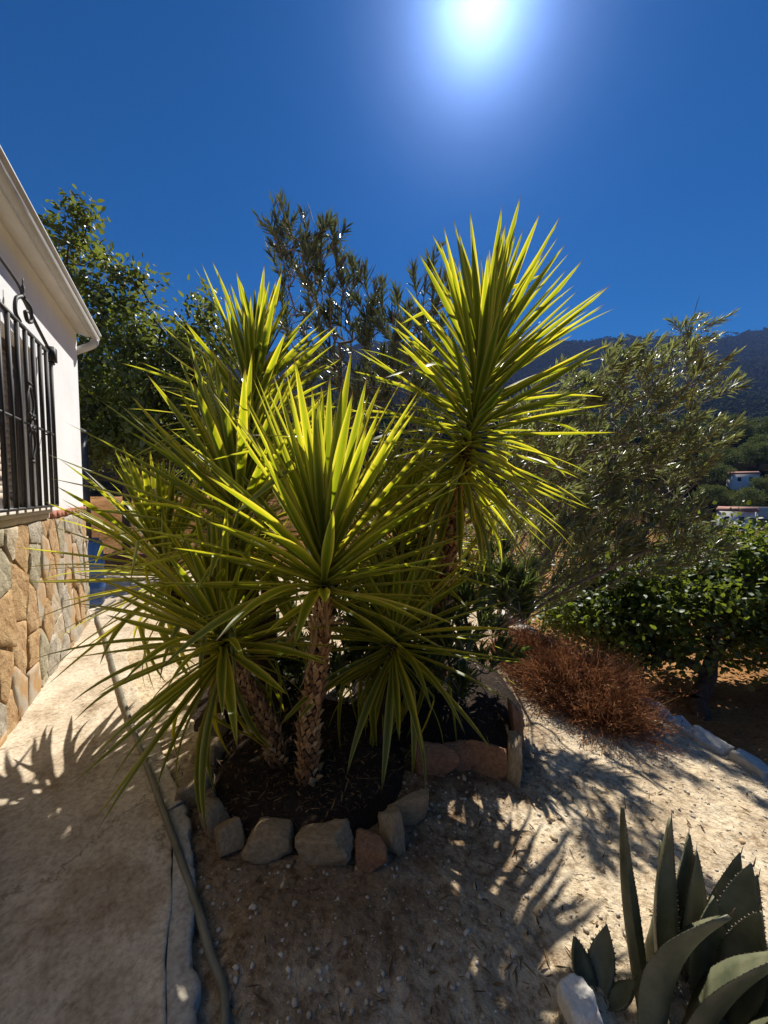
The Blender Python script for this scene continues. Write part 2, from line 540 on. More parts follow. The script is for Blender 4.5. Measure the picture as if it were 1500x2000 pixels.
def terrain_mat():
    m, nt, b, out = newmat('hill and field soil')
    tc = nd(nt, 'TexCoord')
    ln = nd(nt, 'VectorMath', operation='LENGTH'); nt.links.new(tc.outputs['Object'], ln.inputs[0])
    n1 = noise(nt, 1.2, 7, 0.7); n2 = noise(nt, 22, 5, 0.75)
    near = ramp(nt, n1.outputs[0], [(0.3, (0.21, 0.105, 0.045)), (0.5, (0.36, 0.19, 0.08)), (0.7, (0.45, 0.27, 0.13))])
    nearc = mix(nt, 0.8, near.outputs[0], ramp(nt, n2.outputs[0], [(0.35, (0.5, 0.45, 0.4)), (0.6, (1.15, 1.12, 1.1))]).outputs[0], 'MULTIPLY')
    f1 = noise(nt, 0.012, 7, 0.7); f2 = noise(nt, 0.075, 6, 0.8)
    farc = ramp(nt, f1.outputs[0], [(0.3, (0.04, 0.05, 0.03)), (0.52, (0.075, 0.068, 0.045)), (0.7, (0.16, 0.11, 0.07))])
    vor = nd(nt, 'TexVoronoi'); vor.inputs['Scale'].default_value = 0.07
    nt.links.new(tc.outputs['Object'], vor.inputs['Vector'])
    dots = ramp(nt, vor.outputs['Distance'], [(0.30, (0.25, 0.3, 0.25)), (0.52, (1.9, 1.7, 1.55))])
    farc2 = mix(nt, 0.85, farc.outputs[0], dots.outputs[0], 'MULTIPLY')
    farc2 = mix(nt, 0.8, farc2, ramp(nt, f2.outputs[0], [(0.35, (0.55, 0.55, 0.55)), (0.65, (1.3, 1.25, 1.2))]).outputs[0], 'MULTIPLY')
    # bare rock high on the ridge
    sep = nd(nt, 'SeparateXYZ'); nt.links.new(tc.outputs['Object'], sep.inputs[0])
    hm = nd(nt, 'MapRange'); hm.inputs[1].default_value = 480; hm.inputs[2].default_value = 760
    nt.links.new(sep.outputs[2], hm.inputs[0])
    rock = ramp(nt, f2.outputs[0], [(0.35, (0.02, 0.024, 0.022)), (0.65, (0.10, 0.097, 0.09))])
    farc3 = mix(nt, hm.outputs[0], farc2, rock.outputs[0])
    farc3 = mix(nt, 1.0, farc3, (.08, .085, .09), 'MULTIPLY')
    mr = nd(nt, 'MapRange'); mr.inputs[1].default_value = 25; mr.inputs[2].default_value = 130
    nt.links.new(ln.outputs['Value'], mr.inputs[0])
    c = mix(nt, mr.outputs[0], nearc, farc3)
    nt.links.new(c, b.inputs['Base Color'])
    b.inputs['Roughness'].default_value = 0.95
    b.inputs['Specular IOR Level'].default_value = 0.0
    bump(nt, b, n2.outputs[0], 0.8, 0.03)
    return m


az = np.linspace(0, 2 * math.pi, 540, endpoint=False)
rr = np.concatenate([[0.5], np.geomspace(1.2, 6000, 190)])
AZ, RR = np.meshgrid(az, rr)
X, Y = RR * np.sin(AZ), RR * np.cos(AZ)
Z = terrain_z(X, Y)
V = np.stack([X.ravel(), Y.ravel(), Z.ravel()], 1)
na, nr = len(az), len(rr)
i, j = np.meshgrid(np.arange(nr - 1), np.arange(na), indexing='ij')
i, j = i.ravel(), j.ravel()
k = (j + 1) % na
Q = np.stack([i * na + j, i * na + k, (i + 1) * na + k, (i + 1) * na + j], 1)[:, ::-1]
ground = build('ground', V, [Q, [list(range(na))]], terrain_mat(), smooth=True)
ground['kind'] = 'structure'

# garden of pale stony soil, ends at the kerb
ys = np.arange(-1.5, 7.3, 0.026)
us = np.linspace(0, 1, 300)
YY, UU = np.meshgrid(ys, us, indexing='ij')
x0 = -4.6
XX = x0 + (kerb_x(YY) + 0.04 - x0) * UU
ZZ = garden_z(XX, YY)
V = np.stack([XX.ravel(), YY.ravel(), ZZ.ravel()], 1)
nc, nrw = len(us), len(ys)
i, j = np.meshgrid(np.arange(nrw - 1), np.arange(nc - 1), indexing='ij')
i, j = i.ravel(), j.ravel()
Q = np.stack([i * nc + j, i * nc + j + 1, (i + 1) * nc + j + 1, (i + 1) * nc + j], 1)
# retaining face below the kerb
rim = np.arange(nrw) * nc + nc - 1
low = V[rim].copy()
low[:, 2] = -2.0
low[:, 0] += 0.05
n0 = len(V)
V = np.vstack([V, low])
a = np.arange(nrw - 1)
Q2 = np.stack([rim[a], n0 + a, n0 + a + 1, rim[a + 1]], 1)
garden = build('garden_soil', V, [Q, Q2], M['soil'], smooth=True)
garden['kind'] = 'structure'

# concrete path along the house, with a cast edging strip
edge = np.array([(-0.05, -1.4), (-0.30, 0.2), (-0.45, 0.8), (-0.515, 0.98), (-0.61, 1.15), (-0.73, 1.4), (-0.87, 1.64), (-1.13, 1.95), (-1.55, 2.45), (-2.02, 3.0), (-2.55, 3.75), (-2.9, 4.6), (-3.0, 5.6), (-3.0, 7.2)])
ep = smooth_pts(np.c_[edge, np.zeros(len(edge))], 220)
tn = nz(np.gradient(ep, axis=0))
lf = np.stack([-tn[:, 1], tn[:, 0], 0 * tn[:, 0]], 1)                # to the left, towards the house


def strip(name, off0, off1, ztop, zbot, mat, ncol, amp, seed, jag=0.0, sel=None):
    rows = []
    ep, lf = (EP, LF) if sel is None else (EP[sel], LF[sel])
    j0 = jag * fbm(ep[:, 0], ep[:, 1], 16, 4, seed + 3)
    for c in range(ncol + 1):
        o = off0 + j0 * (1 - c / ncol) + (off1 - off0) * (c / ncol) ** 1.6
        P = ep + lf * np.asarray(o)[:, None]
        P[:, 2] = ztop + amp * fbm(P[:, 0], P[:, 1], 5, 4, seed)
        if c == 0:
            P[:, 2] -= 0.006
        rows.append(P)
    bot = rows[0].copy()
    bot[:, 2] = zbot
    rows = [bot] + rows
    V = np.concatenate(rows)
    m = len(ep)
    q = []
    for c in range(len(rows) - 1):
        a = np.arange(m - 1)
        q.append(np.stack([c * m + a, c * m + a + 1, (c + 1) * m + a + 1, (c + 1) * m + a], 1))
    o = build(name, V, q, mat, smooth=False)
    o['kind'] = 'structure'
    return o


EP, LF = ep, lf
nearrow = EP[:, 1] < 1.72
path = strip('path', np.where(nearrow, 0.074, 0.0), 4.2, 0.0, -0.2, M['path'], 70, 0.012, 61, 0.012)
edging = strip('path_edging', 0.0, 0.072, -0.004, -0.2, M['edge'], 3, 0.006, 71, 0.025, nearrow)

# ------------------------------------------------------------------ the house
A0, B0 = gr(0, 1445), gr(172, 1214)
Dw = nz(A0 - B0)
Nw = np.array([-Dw[1], Dw[0], 0.0])
MH = np.stack([Dw, Nw, [0, 0, 1]], 1)                               # columns: along wall, out of wall, up


def W(s, o, z):
    return B0 + Dw * s + Nw * o + np.array([0, 0, z])


house = thing('house', 'white stucco house with stone base and barred window beside the path', 'house', tuple(B0))


def hobj(ob, parent=house):
    """geometry is given in world space; keep it there under the house"""
    ob.matrix_parent_inverse = Matrix.Translation(-Vector(B0)) if parent is house else Matrix.Identity(4)
    return ob


def wquad(mb, pts):
    mb.add([W(*p) for p in pts], [[list(range(len(pts)))]])


def wbox(mb, s0, s1, o0, o1, z0, z1):
    mb.box(W((s0 + s1) / 2, (o0 + o1) / 2, (z0 + z1) / 2), (abs(s1 - s0), abs(o1 - o0), abs(z1 - z0)), MH)


SW0, SW1, ZW0, ZW1, LEN = 1.42, 2.75, 1.335, 2.52, 5.4
mb = MB()
for (a, b, c, d) in ((0, SW0, 1.235, 3.3), (SW1, LEN, 1.235, 3.3), (SW0, SW1, ZW1, 3.3), (SW0, SW1, 1.235, ZW0)):
    wquad(mb, [(a, 0, c), (a, 0, d), (b, 0, d), (b, 0, c)])
for (a, b) in ((SW0, SW0), (SW1, SW1)):
    wquad(mb, [(a, 0, ZW0), (a, -.16, ZW0), (a, -.16, ZW1), (a, 0, ZW1)])
wquad(mb, [(SW0, 0, ZW1), (SW0, -.16, ZW1), (SW1, -.16, ZW1), (SW1, 0, ZW1)])
wquad(mb, [(SW0, 0, ZW0), (SW1, 0, ZW0), (SW1, -.16, ZW0), (SW0, -.16, ZW0)])
wquad(mb, [(0, 0, -.2), (0, 0, 3.3), (0, -5, 3.3), (0, -5, -.2)])
wquad(mb, [(LEN, 0, -.2), (LEN, 0, 3.3), (LEN, -5, 3.3), (LEN, -5, -.2)])
wquad(mb, [(0, -5, -.2), (0, -5, 3.3), (LEN, -5, 3.3), (LEN, -5, -.2)])
hobj(mb.build('wall', M['stucco'], house))

# stone base: mortar bed and every facing stone
mb = MB()
wbox(mb, 0.012, LEN, -.05, 0.004, -.2, 1.234)
base = hobj(mb.build('stone_base', M['mortar'], house))


def clip(poly, px, py, nx, ny):
    out = []
    m = len(poly)
    for q in range(m):
        a, b = poly[q], poly[(q + 1) % m]
        da = (a[0] - px) * nx + (a[1] - py) * ny
        db = (b[0] - px) * nx + (b[1] - py) * ny
        if da <= 0:
            out.append(a)
        if (da < 0) != (db < 0):
            t = da / (da - db)
            out.append((a[0] + (b[0] - a[0]) * t, a[1] + (b[1] - a[1]) * t))
    return out


def stone_slab(name, poly, thick, parent, mat, seedv):
    """poly in (s,z); chamfered slab standing proud of the wall"""
    P = np.array(poly)
    c = P.mean(0)
    # densify the outline and roughen it
    pts = []
    for q in range(len(P)):
        a, b = P[q], P[(q + 1) % len(P)]
        m = max(1, int(np.linalg.norm(b - a) / 0.07))
        for t in range(m):
            pts.append(a + (b - a) * t / m)
    P = np.array(pts)
    rs = np.random.default_rng(seedv)
    P = P + rs.normal(0, 0.0022, P.shape)
    d = P - c
    ln = np.linalg.norm(d, axis=1, keepdims=True)
    inner = c + d * (1 - np.minimum(0.35, 0.006 / ln))
    inner2 = c + d * (1 - np.minimum(0.6, 0.05 / ln))
    tilt = rs.normal(0, 0.03, 2)
    rings = [(P, 0.0), (P, thick * 0.86), (inner, thick), (inner2, thick + 0.003)]
    V = []
    for ring, o in rings:
        oo = o + (ring - c) @ tilt * (o > 0) + (rs.normal(0, 0.0032, len(ring)) if o > 0 else 0)
        V.append(np.stack([ring[:, 0], np.broadcast_to(oo, (len(ring),)), ring[:, 1]], 1))
    n = len(P)
    V = np.concatenate(V)
    V = np.vstack([V, [[c[0], thick + 0.003, c[1]]]])
    a = np.arange(n)
    b = (a + 1) % n
    q = [np.stack([l * n + a, l * n + b, (l + 1) * n + b, (l + 1) * n + a], 1) for l in range(3)]
    t = np.stack([3 * n + a, 3 * n + b, np.full(n, 4 * n)], 1)
    org = np.array([c[0], 0, c[1]])
    V = (V - org) @ MH.T
    o = build(name, V, q + [t], mat, parent)
    o.location = Vector(W(c[0], 0.004, c[1]))
    return o


ws = np.random.default_rng(12)
pts = []
for gi, s in enumerate(np.arange(-0.1, 3.6, 0.215)):
    for z in np.arange(-0.15 + (0.15 if gi % 2 else 0), 1.5, 0.34):
        pts.append((s + ws.uniform(-.085, .085), z + ws.uniform(-.13, .13)))
pts = np.array(pts)
cnt = 0
for q, (s, z) in enumerate(pts):
    poly = [(0.0, -0.06), (3.3, -0.06), (3.3, 1.228), (0.0, 1.228)]
    # slightly sheared metric gives slanting joints
    for w, (s2, z2) in enumerate(pts):
        if w == q or abs(s2 - s) > .6 or abs(z2 - z) > .8:
            continue
        dx, dz = s2 - s, z2 - z
        ang = ws.normal(0, 0.0)
        ln = math.hypot(dx * 1.25, dz * 0.8)
        nx, ny = dx * 1.5 / ln, dz * 0.64 / ln
        l2 = math.hypot(nx, ny)
        nx, ny = nx / l2, ny / l2
        poly = clip(poly, (s + s2) / 2 - nx * .006, (z + z2) / 2 - ny * .006, nx, ny)
        if len(poly) < 3:
            break
    if len(poly) < 3:
        continue
    P = np.array(poly)
    ar = 0.5 * abs(np.dot(P[:, 0], np.roll(P[:, 1], 1)) - np.dot(P[:, 1], np.roll(P[:, 0], 1)))
    if ar < 0.004:
        continue
    mi = ws.choice(6, p=[.18, .20, .16, .20, .10, .16])
    o = stone_slab('stone', poly, 0.019 + ws.uniform(-.006, .010), base, M['stones'][mi], 100 + q)
    hobj(o, base)
    cnt += 1

# red brick course
s = 0.004
while s < 1.24:
    mb = MB()
    l = 0.118 + random.uniform(-.006, .006)
    wbox(mb, 0, l, -.05, 0.028 + random.uniform(-.003, .004), 1.236, 1.292)
    o = hobj(mb.build('brick', M['brick'], house, origin=W(0, 0, 1.236)))
    o.location = Vector(W(s, 0, 1.236))
    s += l + 0.008
mb = MB()
wbox(mb, 1.28, LEN, -.16, 0.045, 1.285, 1.332)
hobj(mb.build('window_sill', M['sill'], house))
mb = MB()
wbox(mb, 1.28, LEN, -.05, 0.02, 1.236, 1.284)
hobj(mb.build('sill_bed', M['mortar'], house))

# window: frame and rolled shutter slats behind
mb = MB()
for (a, b, c, d) in ((SW0 + .001, SW0 + .06, ZW0, ZW1), (SW1 - .06, SW1 - .001, ZW0, ZW1), (SW0 + .06, SW1 - .06, ZW0, ZW0 + .06), (SW0 + .06, SW1 - .06, ZW1 - .06, ZW1)):
    wbox(mb, a, b, -.155, -.10, c + .001, d - .001)
win = hobj(mb.build('window', M['frame'], house))
z = ZW0 + .062
while z < ZW1 - .07:
    mb = MB()
    wbox(mb, SW0 + .062, SW1 - .062, -.145, -.13, z, z + .046)
    o = mb.build('shutter_slat', M['shutter'], win)
    z += .05

# wrought iron grille
gs0, gs1, go, gz0, gz1 = 1.30, 2.9, 0.075, 1.345, 2.535
mb = MB()
wbox(mb, gs0 - .02, gs1, go - .008, go + .008, gz0 - .012, gz0 + .006)
wbox(mb, gs0 - .02, gs1, go - .008, go + .008, gz1 - .012, gz1 + .012)
wbox(mb, gs0 - .03, gs1, go - .006, go + .006, 1.90, 1.915)
for z in (gz0, 1.907, gz1):
    mb.tube([W(gs0, 0, z), W(gs0, go, z)], .007, 6)
grille = hobj(mb.build('window_grille', M['iron'], house))
s = gs0
kbar = 0
while s < gs1:
    mb = MB()
    wbox(mb, s - .011, s + .011, go - .011, go + .011, gz0 + .006, gz1 - .012)
    mb.build('bar', M['iron'], grille)
    kbar += 1
    s += 0.145 if kbar > 1 else 0.12
mb = MB()
wbox(mb, gs0 - .035, gs0 + .05, go - .02, go + .035, gz1 - .05, gz1 + .055)
mb.tube([W(gs0 - .03, go + .01, gz1 - .06), W(gs0 + .04, go + .01, gz1 - .075)], .012, 6)
mb.build('corner_boss', M['iron'], grille)


def wtube(mb, pts, r, n=24, sides=6):
    P = smooth_pts([W(*p) for p in pts], n)
    mb.tube(P, r, sides)


mb = MB()                                                            # sloping crest rods with a scrolled finial
wtube(mb, [(gs0 + .02, go, gz1 + .03), (1.62, go, gz1 + .12), (1.86, go, gz1 + .20)], .012, 12)
wtube(mb, [(1.86, go, gz1 + .20), (1.90, go, gz1 + .235), (1.99, go, gz1 + .255), (2.25, go, gz1 + .27), (2.6, go, gz1 + .27)], .009, 20)
wtube(mb, [(1.86, go, gz1 + .20), (1.85, go, gz1 + .26), (1.845, go, gz1 + .33)], [.016] + [.012] * 4 + [.004] * 3, 8)
wtube(mb, [(1.86, go, gz1 + .20), (1.80, go + .02, gz1 + .16), (1.79, go + .02, gz1 + .08), (1.86, go + .02, gz1 + .05), (1.90, go + .02, gz1 + .09), (1.87, go + .02, gz1 + .11)], .012, 30)
wtube(mb, [(1.88, go, gz1 + .20), (1.95, go - .01, gz1 + .15), (1.97, go - .01, gz1 + .06), (1.90, go - .01, gz1 + .03)], .012, 24)
mb.build('crest', M['iron'], grille)
for sg in (1, -1):                                                  # paired scrolls on the middle bar
    mb = MB()
    cz = 1.915
    for m in (1, -1):
        pts_ = []
        for t in np.linspace(0, 1, 30):
            z = cz + sg * (0.015 + 0.235 * t)
            w = 0.055 * math.sin(math.pi * min(1, t * 1.05)) + 0.006
            pts_.append((1.86 + m * w, go + .012, z))
        wtube(mb, pts_[::4], .008, 26)
        c = np.array([1.86 + m * .026, cz + sg * .045])
        sp = [(c[0] + m * (.005 + .019 * t) * math.cos(7 * t), go + .02, c[1] + sg * (.005 + .019 * t) * math.sin(7 * t)) for t in np.linspace(0, 1, 14)]
        wtube(mb, sp, .007, 26)
    wtube(mb, [(1.835, go + .012, cz + sg * .262), (1.885, go + .012, cz + sg * .262)], .011, 4)
    mb.build('scroll', M['iron'], grille)

# cornice, gutter, roof with barrel tiles
prof = [(0.0, 3.160), (0.03, 3.158), (0.05, 3.146), (0.085, 3.138), (0.118, 3.14), (0.122, 3.15), (0.122, 3.195), (0.0, 3.195)]


def extrude(name, prof, s0, s1, mat, parent, ns=2):
    n = len(prof)
    V = []
    for s in np.linspace(s0, s1, ns):
        V += [W(s, o, z) for o, z in prof]
    q = []
    for l in range(ns - 1):
        for a in range(n):
            b = (a + 1) % n
            q.append([l * n + a, l * n + b, (l + 1) * n + b, (l + 1) * n + a])
    return build(name, V, [q, [list(range(n))[::-1], [(ns - 1) * n + a for a in range(n)]]], mat, parent)


prof = [(o + 0.001, z) for o, z in prof]
hobj(extrude('cornice', prof, -0.02, LEN, M['cornice'], house))
gp = [(0.130, 3.245), (0.130, 3.165), (0.140, 3.150), (0.160, 3.146), (0.182, 3.158), (0.196, 3.185), (0.200, 3.225), (0.214, 3.232), (0.214, 3.246), (0.196, 3.246),
      (0.190, 3.190), (0.178, 3.166), (0.160, 3.155), (0.144, 3.160), (0.137, 3.172), (0.137, 3.245)]
gp = [(o * .97, 3.205 - (3.246 - z) * .85) for o, z in gp]
gut = hobj(extrude('gutter', gp, -0.10, LEN, M['gutter'], house))
mb = MB()                                                           # end stop and the outlet elbow that turns behind the corner
mb.add([W(-0.101, o, z) for o, z in gp[:9]] + [W(-0.109, o, z) for o, z in gp[:9]], [[list(range(9)), list(range(9, 18))[::-1]], [[a, a + 1, a + 10, a + 9] for a in range(8)]])
wtube(mb, [(-0.055, .150, 3.13), (-0.055, .145, 3.09), (-0.055, .10, 3.05), (-0.055, .03, 3.01), (-0.055, -.03, 2.97), (-0.055, -.07, 2.9), (-.055, -.07, 2.6)], .038, 26, 12)
mb.build('outlet', M['gutter'], gut)
mb = MB()
wquad(mb, [(-.08, .12, 3.215), (LEN, .12, 3.215), (LEN, -3, 4.3), (-.08, -3, 4.3)])
wquad(mb, [(-.08, .12, 3.2), (LEN, .12, 3.2), (LEN, -3, 4.28), (-.08, -3, 4.28)])
roof = hobj(mb.build('roof', M['mortar'], house))


def tile_mesh():
    mb = MB()
    n = 9
    th = np.linspace(0, math.pi, n)
    V, q = [], []
    for l, (o, rad, dz) in enumerate([(0.0, .085, 0), (-.42, .068, 0)]):
        for r2 in (0, -.013):
            for t in th:
                V.append(Dw * (math.cos(t) * (rad + r2)) + Nw * o * .945 + np.array([0, 0, (rad + r2) * .8 * math.sin(t) - o * .335]))
    for a in range(n - 1):
        q += [[a, a + 1, 2 * n + a + 1, 2 * n + a], [n + a + 1, n + a, 3 * n + a, 3 * n + a + 1], [a + 1, a, n + a, n + a + 1]]
    return build('roof_tile', V, [q], M['tile'], link=False)


tm = tile_mesh()
for row in range(2):
    s = 0.0
    while s < LEN - .1:
        o = link_obj('roof_tile', tm, roof)
        o.location = Vector(W(s, .15 - row * .36, 3.205 + row * .36 * .335)) + Vector((0, 0, random.uniform(-.004, .006)))
        o.rotation_euler = (0, 0, random.uniform(-.03, .03))
        s += 0.20

# ------------------------------------------------------------------ garden hose, barrel, post, boards
mb = MB()
hp = [gr(190, 1200), gr(205, 1250), gr(225, 1320), gr(250, 1400), gr(290, 1510), gr(330, 1620), gr(375, 1750, -.03), gr(410, 1870, -.05), gr(440, 1985, -.06), np.array([-.36, .7, -.06])]
hp = [p + np.array([0, 0, .017 + (.0 if k < 6 else .0)]) for k, p in enumerate(hp)]
hp = [np.array([-3.55, 5.0, .02])] + hp
hs_ = smooth_pts(hp, 150)
mb.tube(hs_, .0138, 10)
hose = mb.build('garden_hose', M['hose'], smooth=True, origin=hp[3])
tag(hose, 'long grey-green garden hose lying along the edge of the concrete path', 'hose')

bc = at(172, 1150, 4.85)
bc[2] = 0
bar = thing('water_barrel', 'blue plastic water barrel standing behind the house corner', 'barrel', tuple(bc))
mb = MB()
prof = [(0.0, .006), (.155, .006), (.17, .03), (.175, .20), (.185, .22), (.185, .25), (.175, .27), (.175, .50), (.185, .52), (.185, .55), (.175, .57), (.17, .80), (.15, .83), (.0, .83)]
th = np.linspace(0, 2 * math.pi, 28, endpoint=False)
V = np.concatenate([np.stack([r * np.cos(th), r * np.sin(th), np.full(28, z)], 1) for r, z in prof[1:-1]])
q = [[l * 28 + a, l * 28 + (a + 1) % 28, (l + 1) * 28 + (a + 1) % 28, (l + 1) * 28 + a] for l in range(len(prof) - 3) for a in range(28)]
build('barrel_body', V, [q, [list(range(28))[::-1], [(len(prof) - 3) * 28 + a for a in range(28)]]], M['blue'], bar, smooth=False)
mb = MB()
mb.tube([(0, 0, .83), (0, 0, .855)], .135, 24)
mb.build('lid', M['blue'], bar)
pp = at(164, 1000, 4.95)
post = thing('gate_post', 'dark metal gate post at the corner of the house behind the blue barrel', 'post', (pp[0], pp[1], 0))
mb = MB(); mb.box((0, 0, 1.1), (.10, .10, 2.2)); mb.build('shaft', M['post'], post)
mb = MB(); mb.box((0, 0, 2.215), (.12, .12, .03)); mb.add([(-.06, -.06, 2.23), (.06, -.06, 2.23), (.06, .06, 2.23), (-.06, .06, 2.23), (0, 0, 2.27)], [[[0, 1, 4], [1, 2, 4], [2, 3, 4], [3, 0, 4]]]); mb.build('cap', M['post'], post)
bx = at(235, 1100, 6.9)
for k in range(3):
    mb = MB()
    c = np.array([bx[0] + .05 * k, 6.9 + .05 * k, .05 + .11 * k])
    mb.box((0, 0, 0), (1.5 - .1 * k, .05, .095), Matrix.Rotation(.06 * (k - 1), 3, 'Z'))
    o = mb.build('board', M['wood'])
    o.location = Vector(c)
    tag(o, ['lowest dark board of the low stack at the end of the path', 'middle dark board of the low stack at the end of the path', 'top dark board of the low stack at the end of the path'][k], 'board', 'boards at the end of the path')


# ------------------------------------------------------------------ rocks
def rock_mesh(name, seed, mat, rnd=0.0, lv=2):
    """angular stone: random cutting planes through a subdivided ball"""
    import bmesh
    rs = np.random.default_rng(seed)
    bm = bmesh.new()
    bmesh.ops.create_icosphere(bm, subdivisions=lv + 2, radius=1.0)
    V = np.array([v.co[:] for v in bm.verts])
    F = [[v.index for v in f.verts] for f in bm.faces]
    bm.free()
    nrm = nz(rs.normal(size=(6, 3)))
    nrm = np.vstack([nrm, nz(np.eye(3) + rs.normal(0, .14, (3, 3))), nz(-np.eye(3) + rs.normal(0, .14, (3, 3)))])
    dist = np.concatenate([rs.uniform(.72, 1.0, 6), rs.uniform(.60, .78, 6)]) + rnd
    dd = V @ nrm.T
    t = np.where(dd > 1e-3, dist[None] / np.maximum(dd, 1e-3), 9)
    V = V * np.minimum(1.35, t.min(1))[:, None]
    ch = vnoise(V[:, 0] * 3.1 + V[:, 2] * 2.3, V[:, 1] * 3.3 - V[:, 2] * 1.7, seed) + .5 * vnoise(V[:, 0] * 7 - V[:, 2] * 5, V[:, 1] * 7 + V[:, 2] * 4, seed + 5)
    V = V * (1 + .10 * ch)[:, None] + rs.normal(0, .008, V.shape)
    return build(name, V, [F], mat, link=False)


RM = [rock_mesh('rock', 200 + k, M['rock']) for k in range(5)] + [rock_mesh('rock', 220 + k, M['rock2']) for k in range(3)]


def place_rock(name, label, cat, group, me, c, size, rot):
    o = link_obj(name, me)
    o.location = Vector(c)
    o.scale = size
    o.rotation_euler = rot
    tag(o, label, cat, group)
    return o


gA = 'stones edging the front planting bed'
front = [  # px, py of the stone's centre, half width px, half height px, mesh, turn, label
    (395, 1575, 20, 20, 0, .5, 'small pale stone at the left end of the front bed edging'),
    (410, 1605, 30, 42, 1, .9, 'upright tan stone left of the cube-like edging stone'),
    (440, 1640, 36, 42, 2, .7, 'cube-like pale edging stone with a pitted grey top'),
    (525, 1648, 52, 34, 3, .1, 'long low pale edging stone at the front left of the bed'),
    (635, 1645, 56, 46, 4, -.1, 'largest tan edging stone in the middle of the bed front'),
    (725, 1660, 38, 32, 5, -.2, 'dark reddish edging stone right of the largest one'),
    (768, 1605, 24, 52, 0, -1.0, 'pointed pale stone standing at the right front of the bed'),
    (800, 1560, 14, 46, 3, -1.3, 'thin upright slab at the right side of the front bed'),
]
for k, (px, py, hw, hh, mi, tz, lab) in enumerate(front):
    c = gr(px, py + hh * .8, -.05)
    sc = c[1] / 750
    c[2] = garden_z(c[0], c[1]) + hh * sc * .62
    c[1] += .05
    place_rock('border_stone', lab, 'stone', gA, RM[mi], c, (hw * sc * 1.12, max(.055, hw * sc * .7) if hw > 18 else .13, hh * sc * 1.1), (random.uniform(-.2, .2), random.uniform(-.25, .25), tz))
for k, (x, y, lab) in enumerate([(-.93, 1.83, 'low stone beside the hose under the left yucca'), (-.98, 2.08, 'rounded stone beside the hose behind the left yucca trunk'), (-1.06, 2.32, 'mossy stone on the far left side of the front bed')]):
    place_rock('border_stone', lab, 'stone', gA, RM[k], (x, y, garden_z(x, y) + .05), (.09, .11, .10), (0, .1, k * 1.3))
gB = 'slabs edging the rear planting bed'
rear = [(850, 1465, 46, 36, 5, .1, 'dark reddish slab at the left of the rear bed edging'), (900, 1455, 30, 30, 6, .3, 'small red slab in the rear bed edging'),
        (955, 1452, 46, 38, 7, -.35, 'sloping orange slab at the front corner of the rear bed'), (1003, 1440, 12, 50, 3, 1.35, 'thin grey slab on edge at the corner of the rear bed'),
        (1008, 1375, 16, 55, 6, 1.45, 'tall dark red slab on the right side of the rear bed')]
for k, (px, py, hw, hh, mi, tz, lab) in enumerate(rear):
    c = gr(px, py + hh * .8, -.1)
    sc = c[1] / 750
    c[2] = garden_z(c[0], c[1]) + hh * sc * .6
    place_rock('border_slab', lab, 'stone slab', gB, RM[mi], c, (max(hw, 34) * sc * 1.2, .05, hh * sc * 1.15), (random.uniform(-.12, .12), random.uniform(-.1, .1), tz))
wr = gr(1120, 1990, -.18)
place_rock('white_rock', 'smooth white boulder standing at the bottom edge beside the agave', 'boulder', None, rock_mesh('rock', 250, M['whiterock'], lv=3, rnd=.2), (wr[0] + .01, wr[1] - .01, garden_z(wr[0], wr[1]) + .015), (.050, .05, .085), (.1, -.08, .3))
for k, (px, py, r_) in enumerate([(1000, 1195, .16), (1015, 1205, .12), (950, 1180, .10)]):
    c = gr(px, py, -.35)
    place_rock('white_rock', ['large white rock lying behind the russet bush', 'smaller white rock just right of the large one behind the russet bush', 'flat white rock left of the large one behind the russet bush'][k], 'rock', 'white rocks behind the russet bush', rock_mesh('rock', 260 + k, M['whiterock']), (c[0], c[1], c[2] + .03), (r_, r_ * .7, r_ * .6), (0, 0, k))

# kerb of pale blocks along the drop
y = 0.9
kk = 0
ordn = ['nearest', 'second', 'third', 'fourth', 'fifth', 'sixth', 'seventh', 'eighth', 'ninth', 'tenth', 'eleventh', 'twelfth', 'thirteenth', 'fourteenth', 'fifteenth', 'sixteenth', 'seventeenth']
KM = [rock_mesh('kerb_block', 280 + k, M['kerb']) for k in range(4)]
kerbs = []
y = 2.1
while y < 5.2:
    l = random.uniform(.17, .25)
    x = float(kerb_x(y + l / 2))
    o = link_obj('kerb_stone', KM[kk % 4])
    o.location = (x, y + l / 2, float(garden_z(x, y)) - .01)
    o.scale = (.11, l * .72, .085)
    o.rotation_euler = (random.uniform(-.06, .06), random.uniform(-.08, .08), math.atan(.318) + random.uniform(-.1, .1))
    kerbs.append(o)
    kk += 1
    y += l + .012
for k, o in enumerate(kerbs):
    tag(o, 'pale kerb block, %s from the right edge along the garden drop' % ordn[k], 'kerb stone', 'kerb blocks along the drop')

# planting beds
def bed(name, cx, cy, rx, ry, top, mat, seed):
    n, mr = 64, 16
    V = [[cx, cy, top]]
    for l in range(1, mr + 1):
        f = l / mr
        for a in range(n):
            t = 2 * math.pi * a / n
            x, y = cx + rx * f * math.cos(t), cy + ry * f * math.sin(t)
            V.append([x, y, 0])
    V = np.array(V)
    f = np.hypot((V[:, 0] - cx) / rx, (V[:, 1] - cy) / ry)
    V[:, 2] = top * (1 - f ** 6) + (garden_z(V[:, 0], V[:, 1]) - .02) * f ** 6 + .03 * fbm(V[:, 0], V[:, 1], 9, 3, seed)
    t = [[0, 1 + a, 1 + (a + 1) % n] for a in range(n)]
    q = [[1 + l * n + a, 1 + (l + 1) * n + a, 1 + (l + 1) * n + (a + 1) % n, 1 + l * n + (a + 1) % n] for l in range(mr - 1) for a in range(n)]
    o = build(name, V, [t, q], mat, smooth=True)
    o['kind'] = 'structure'


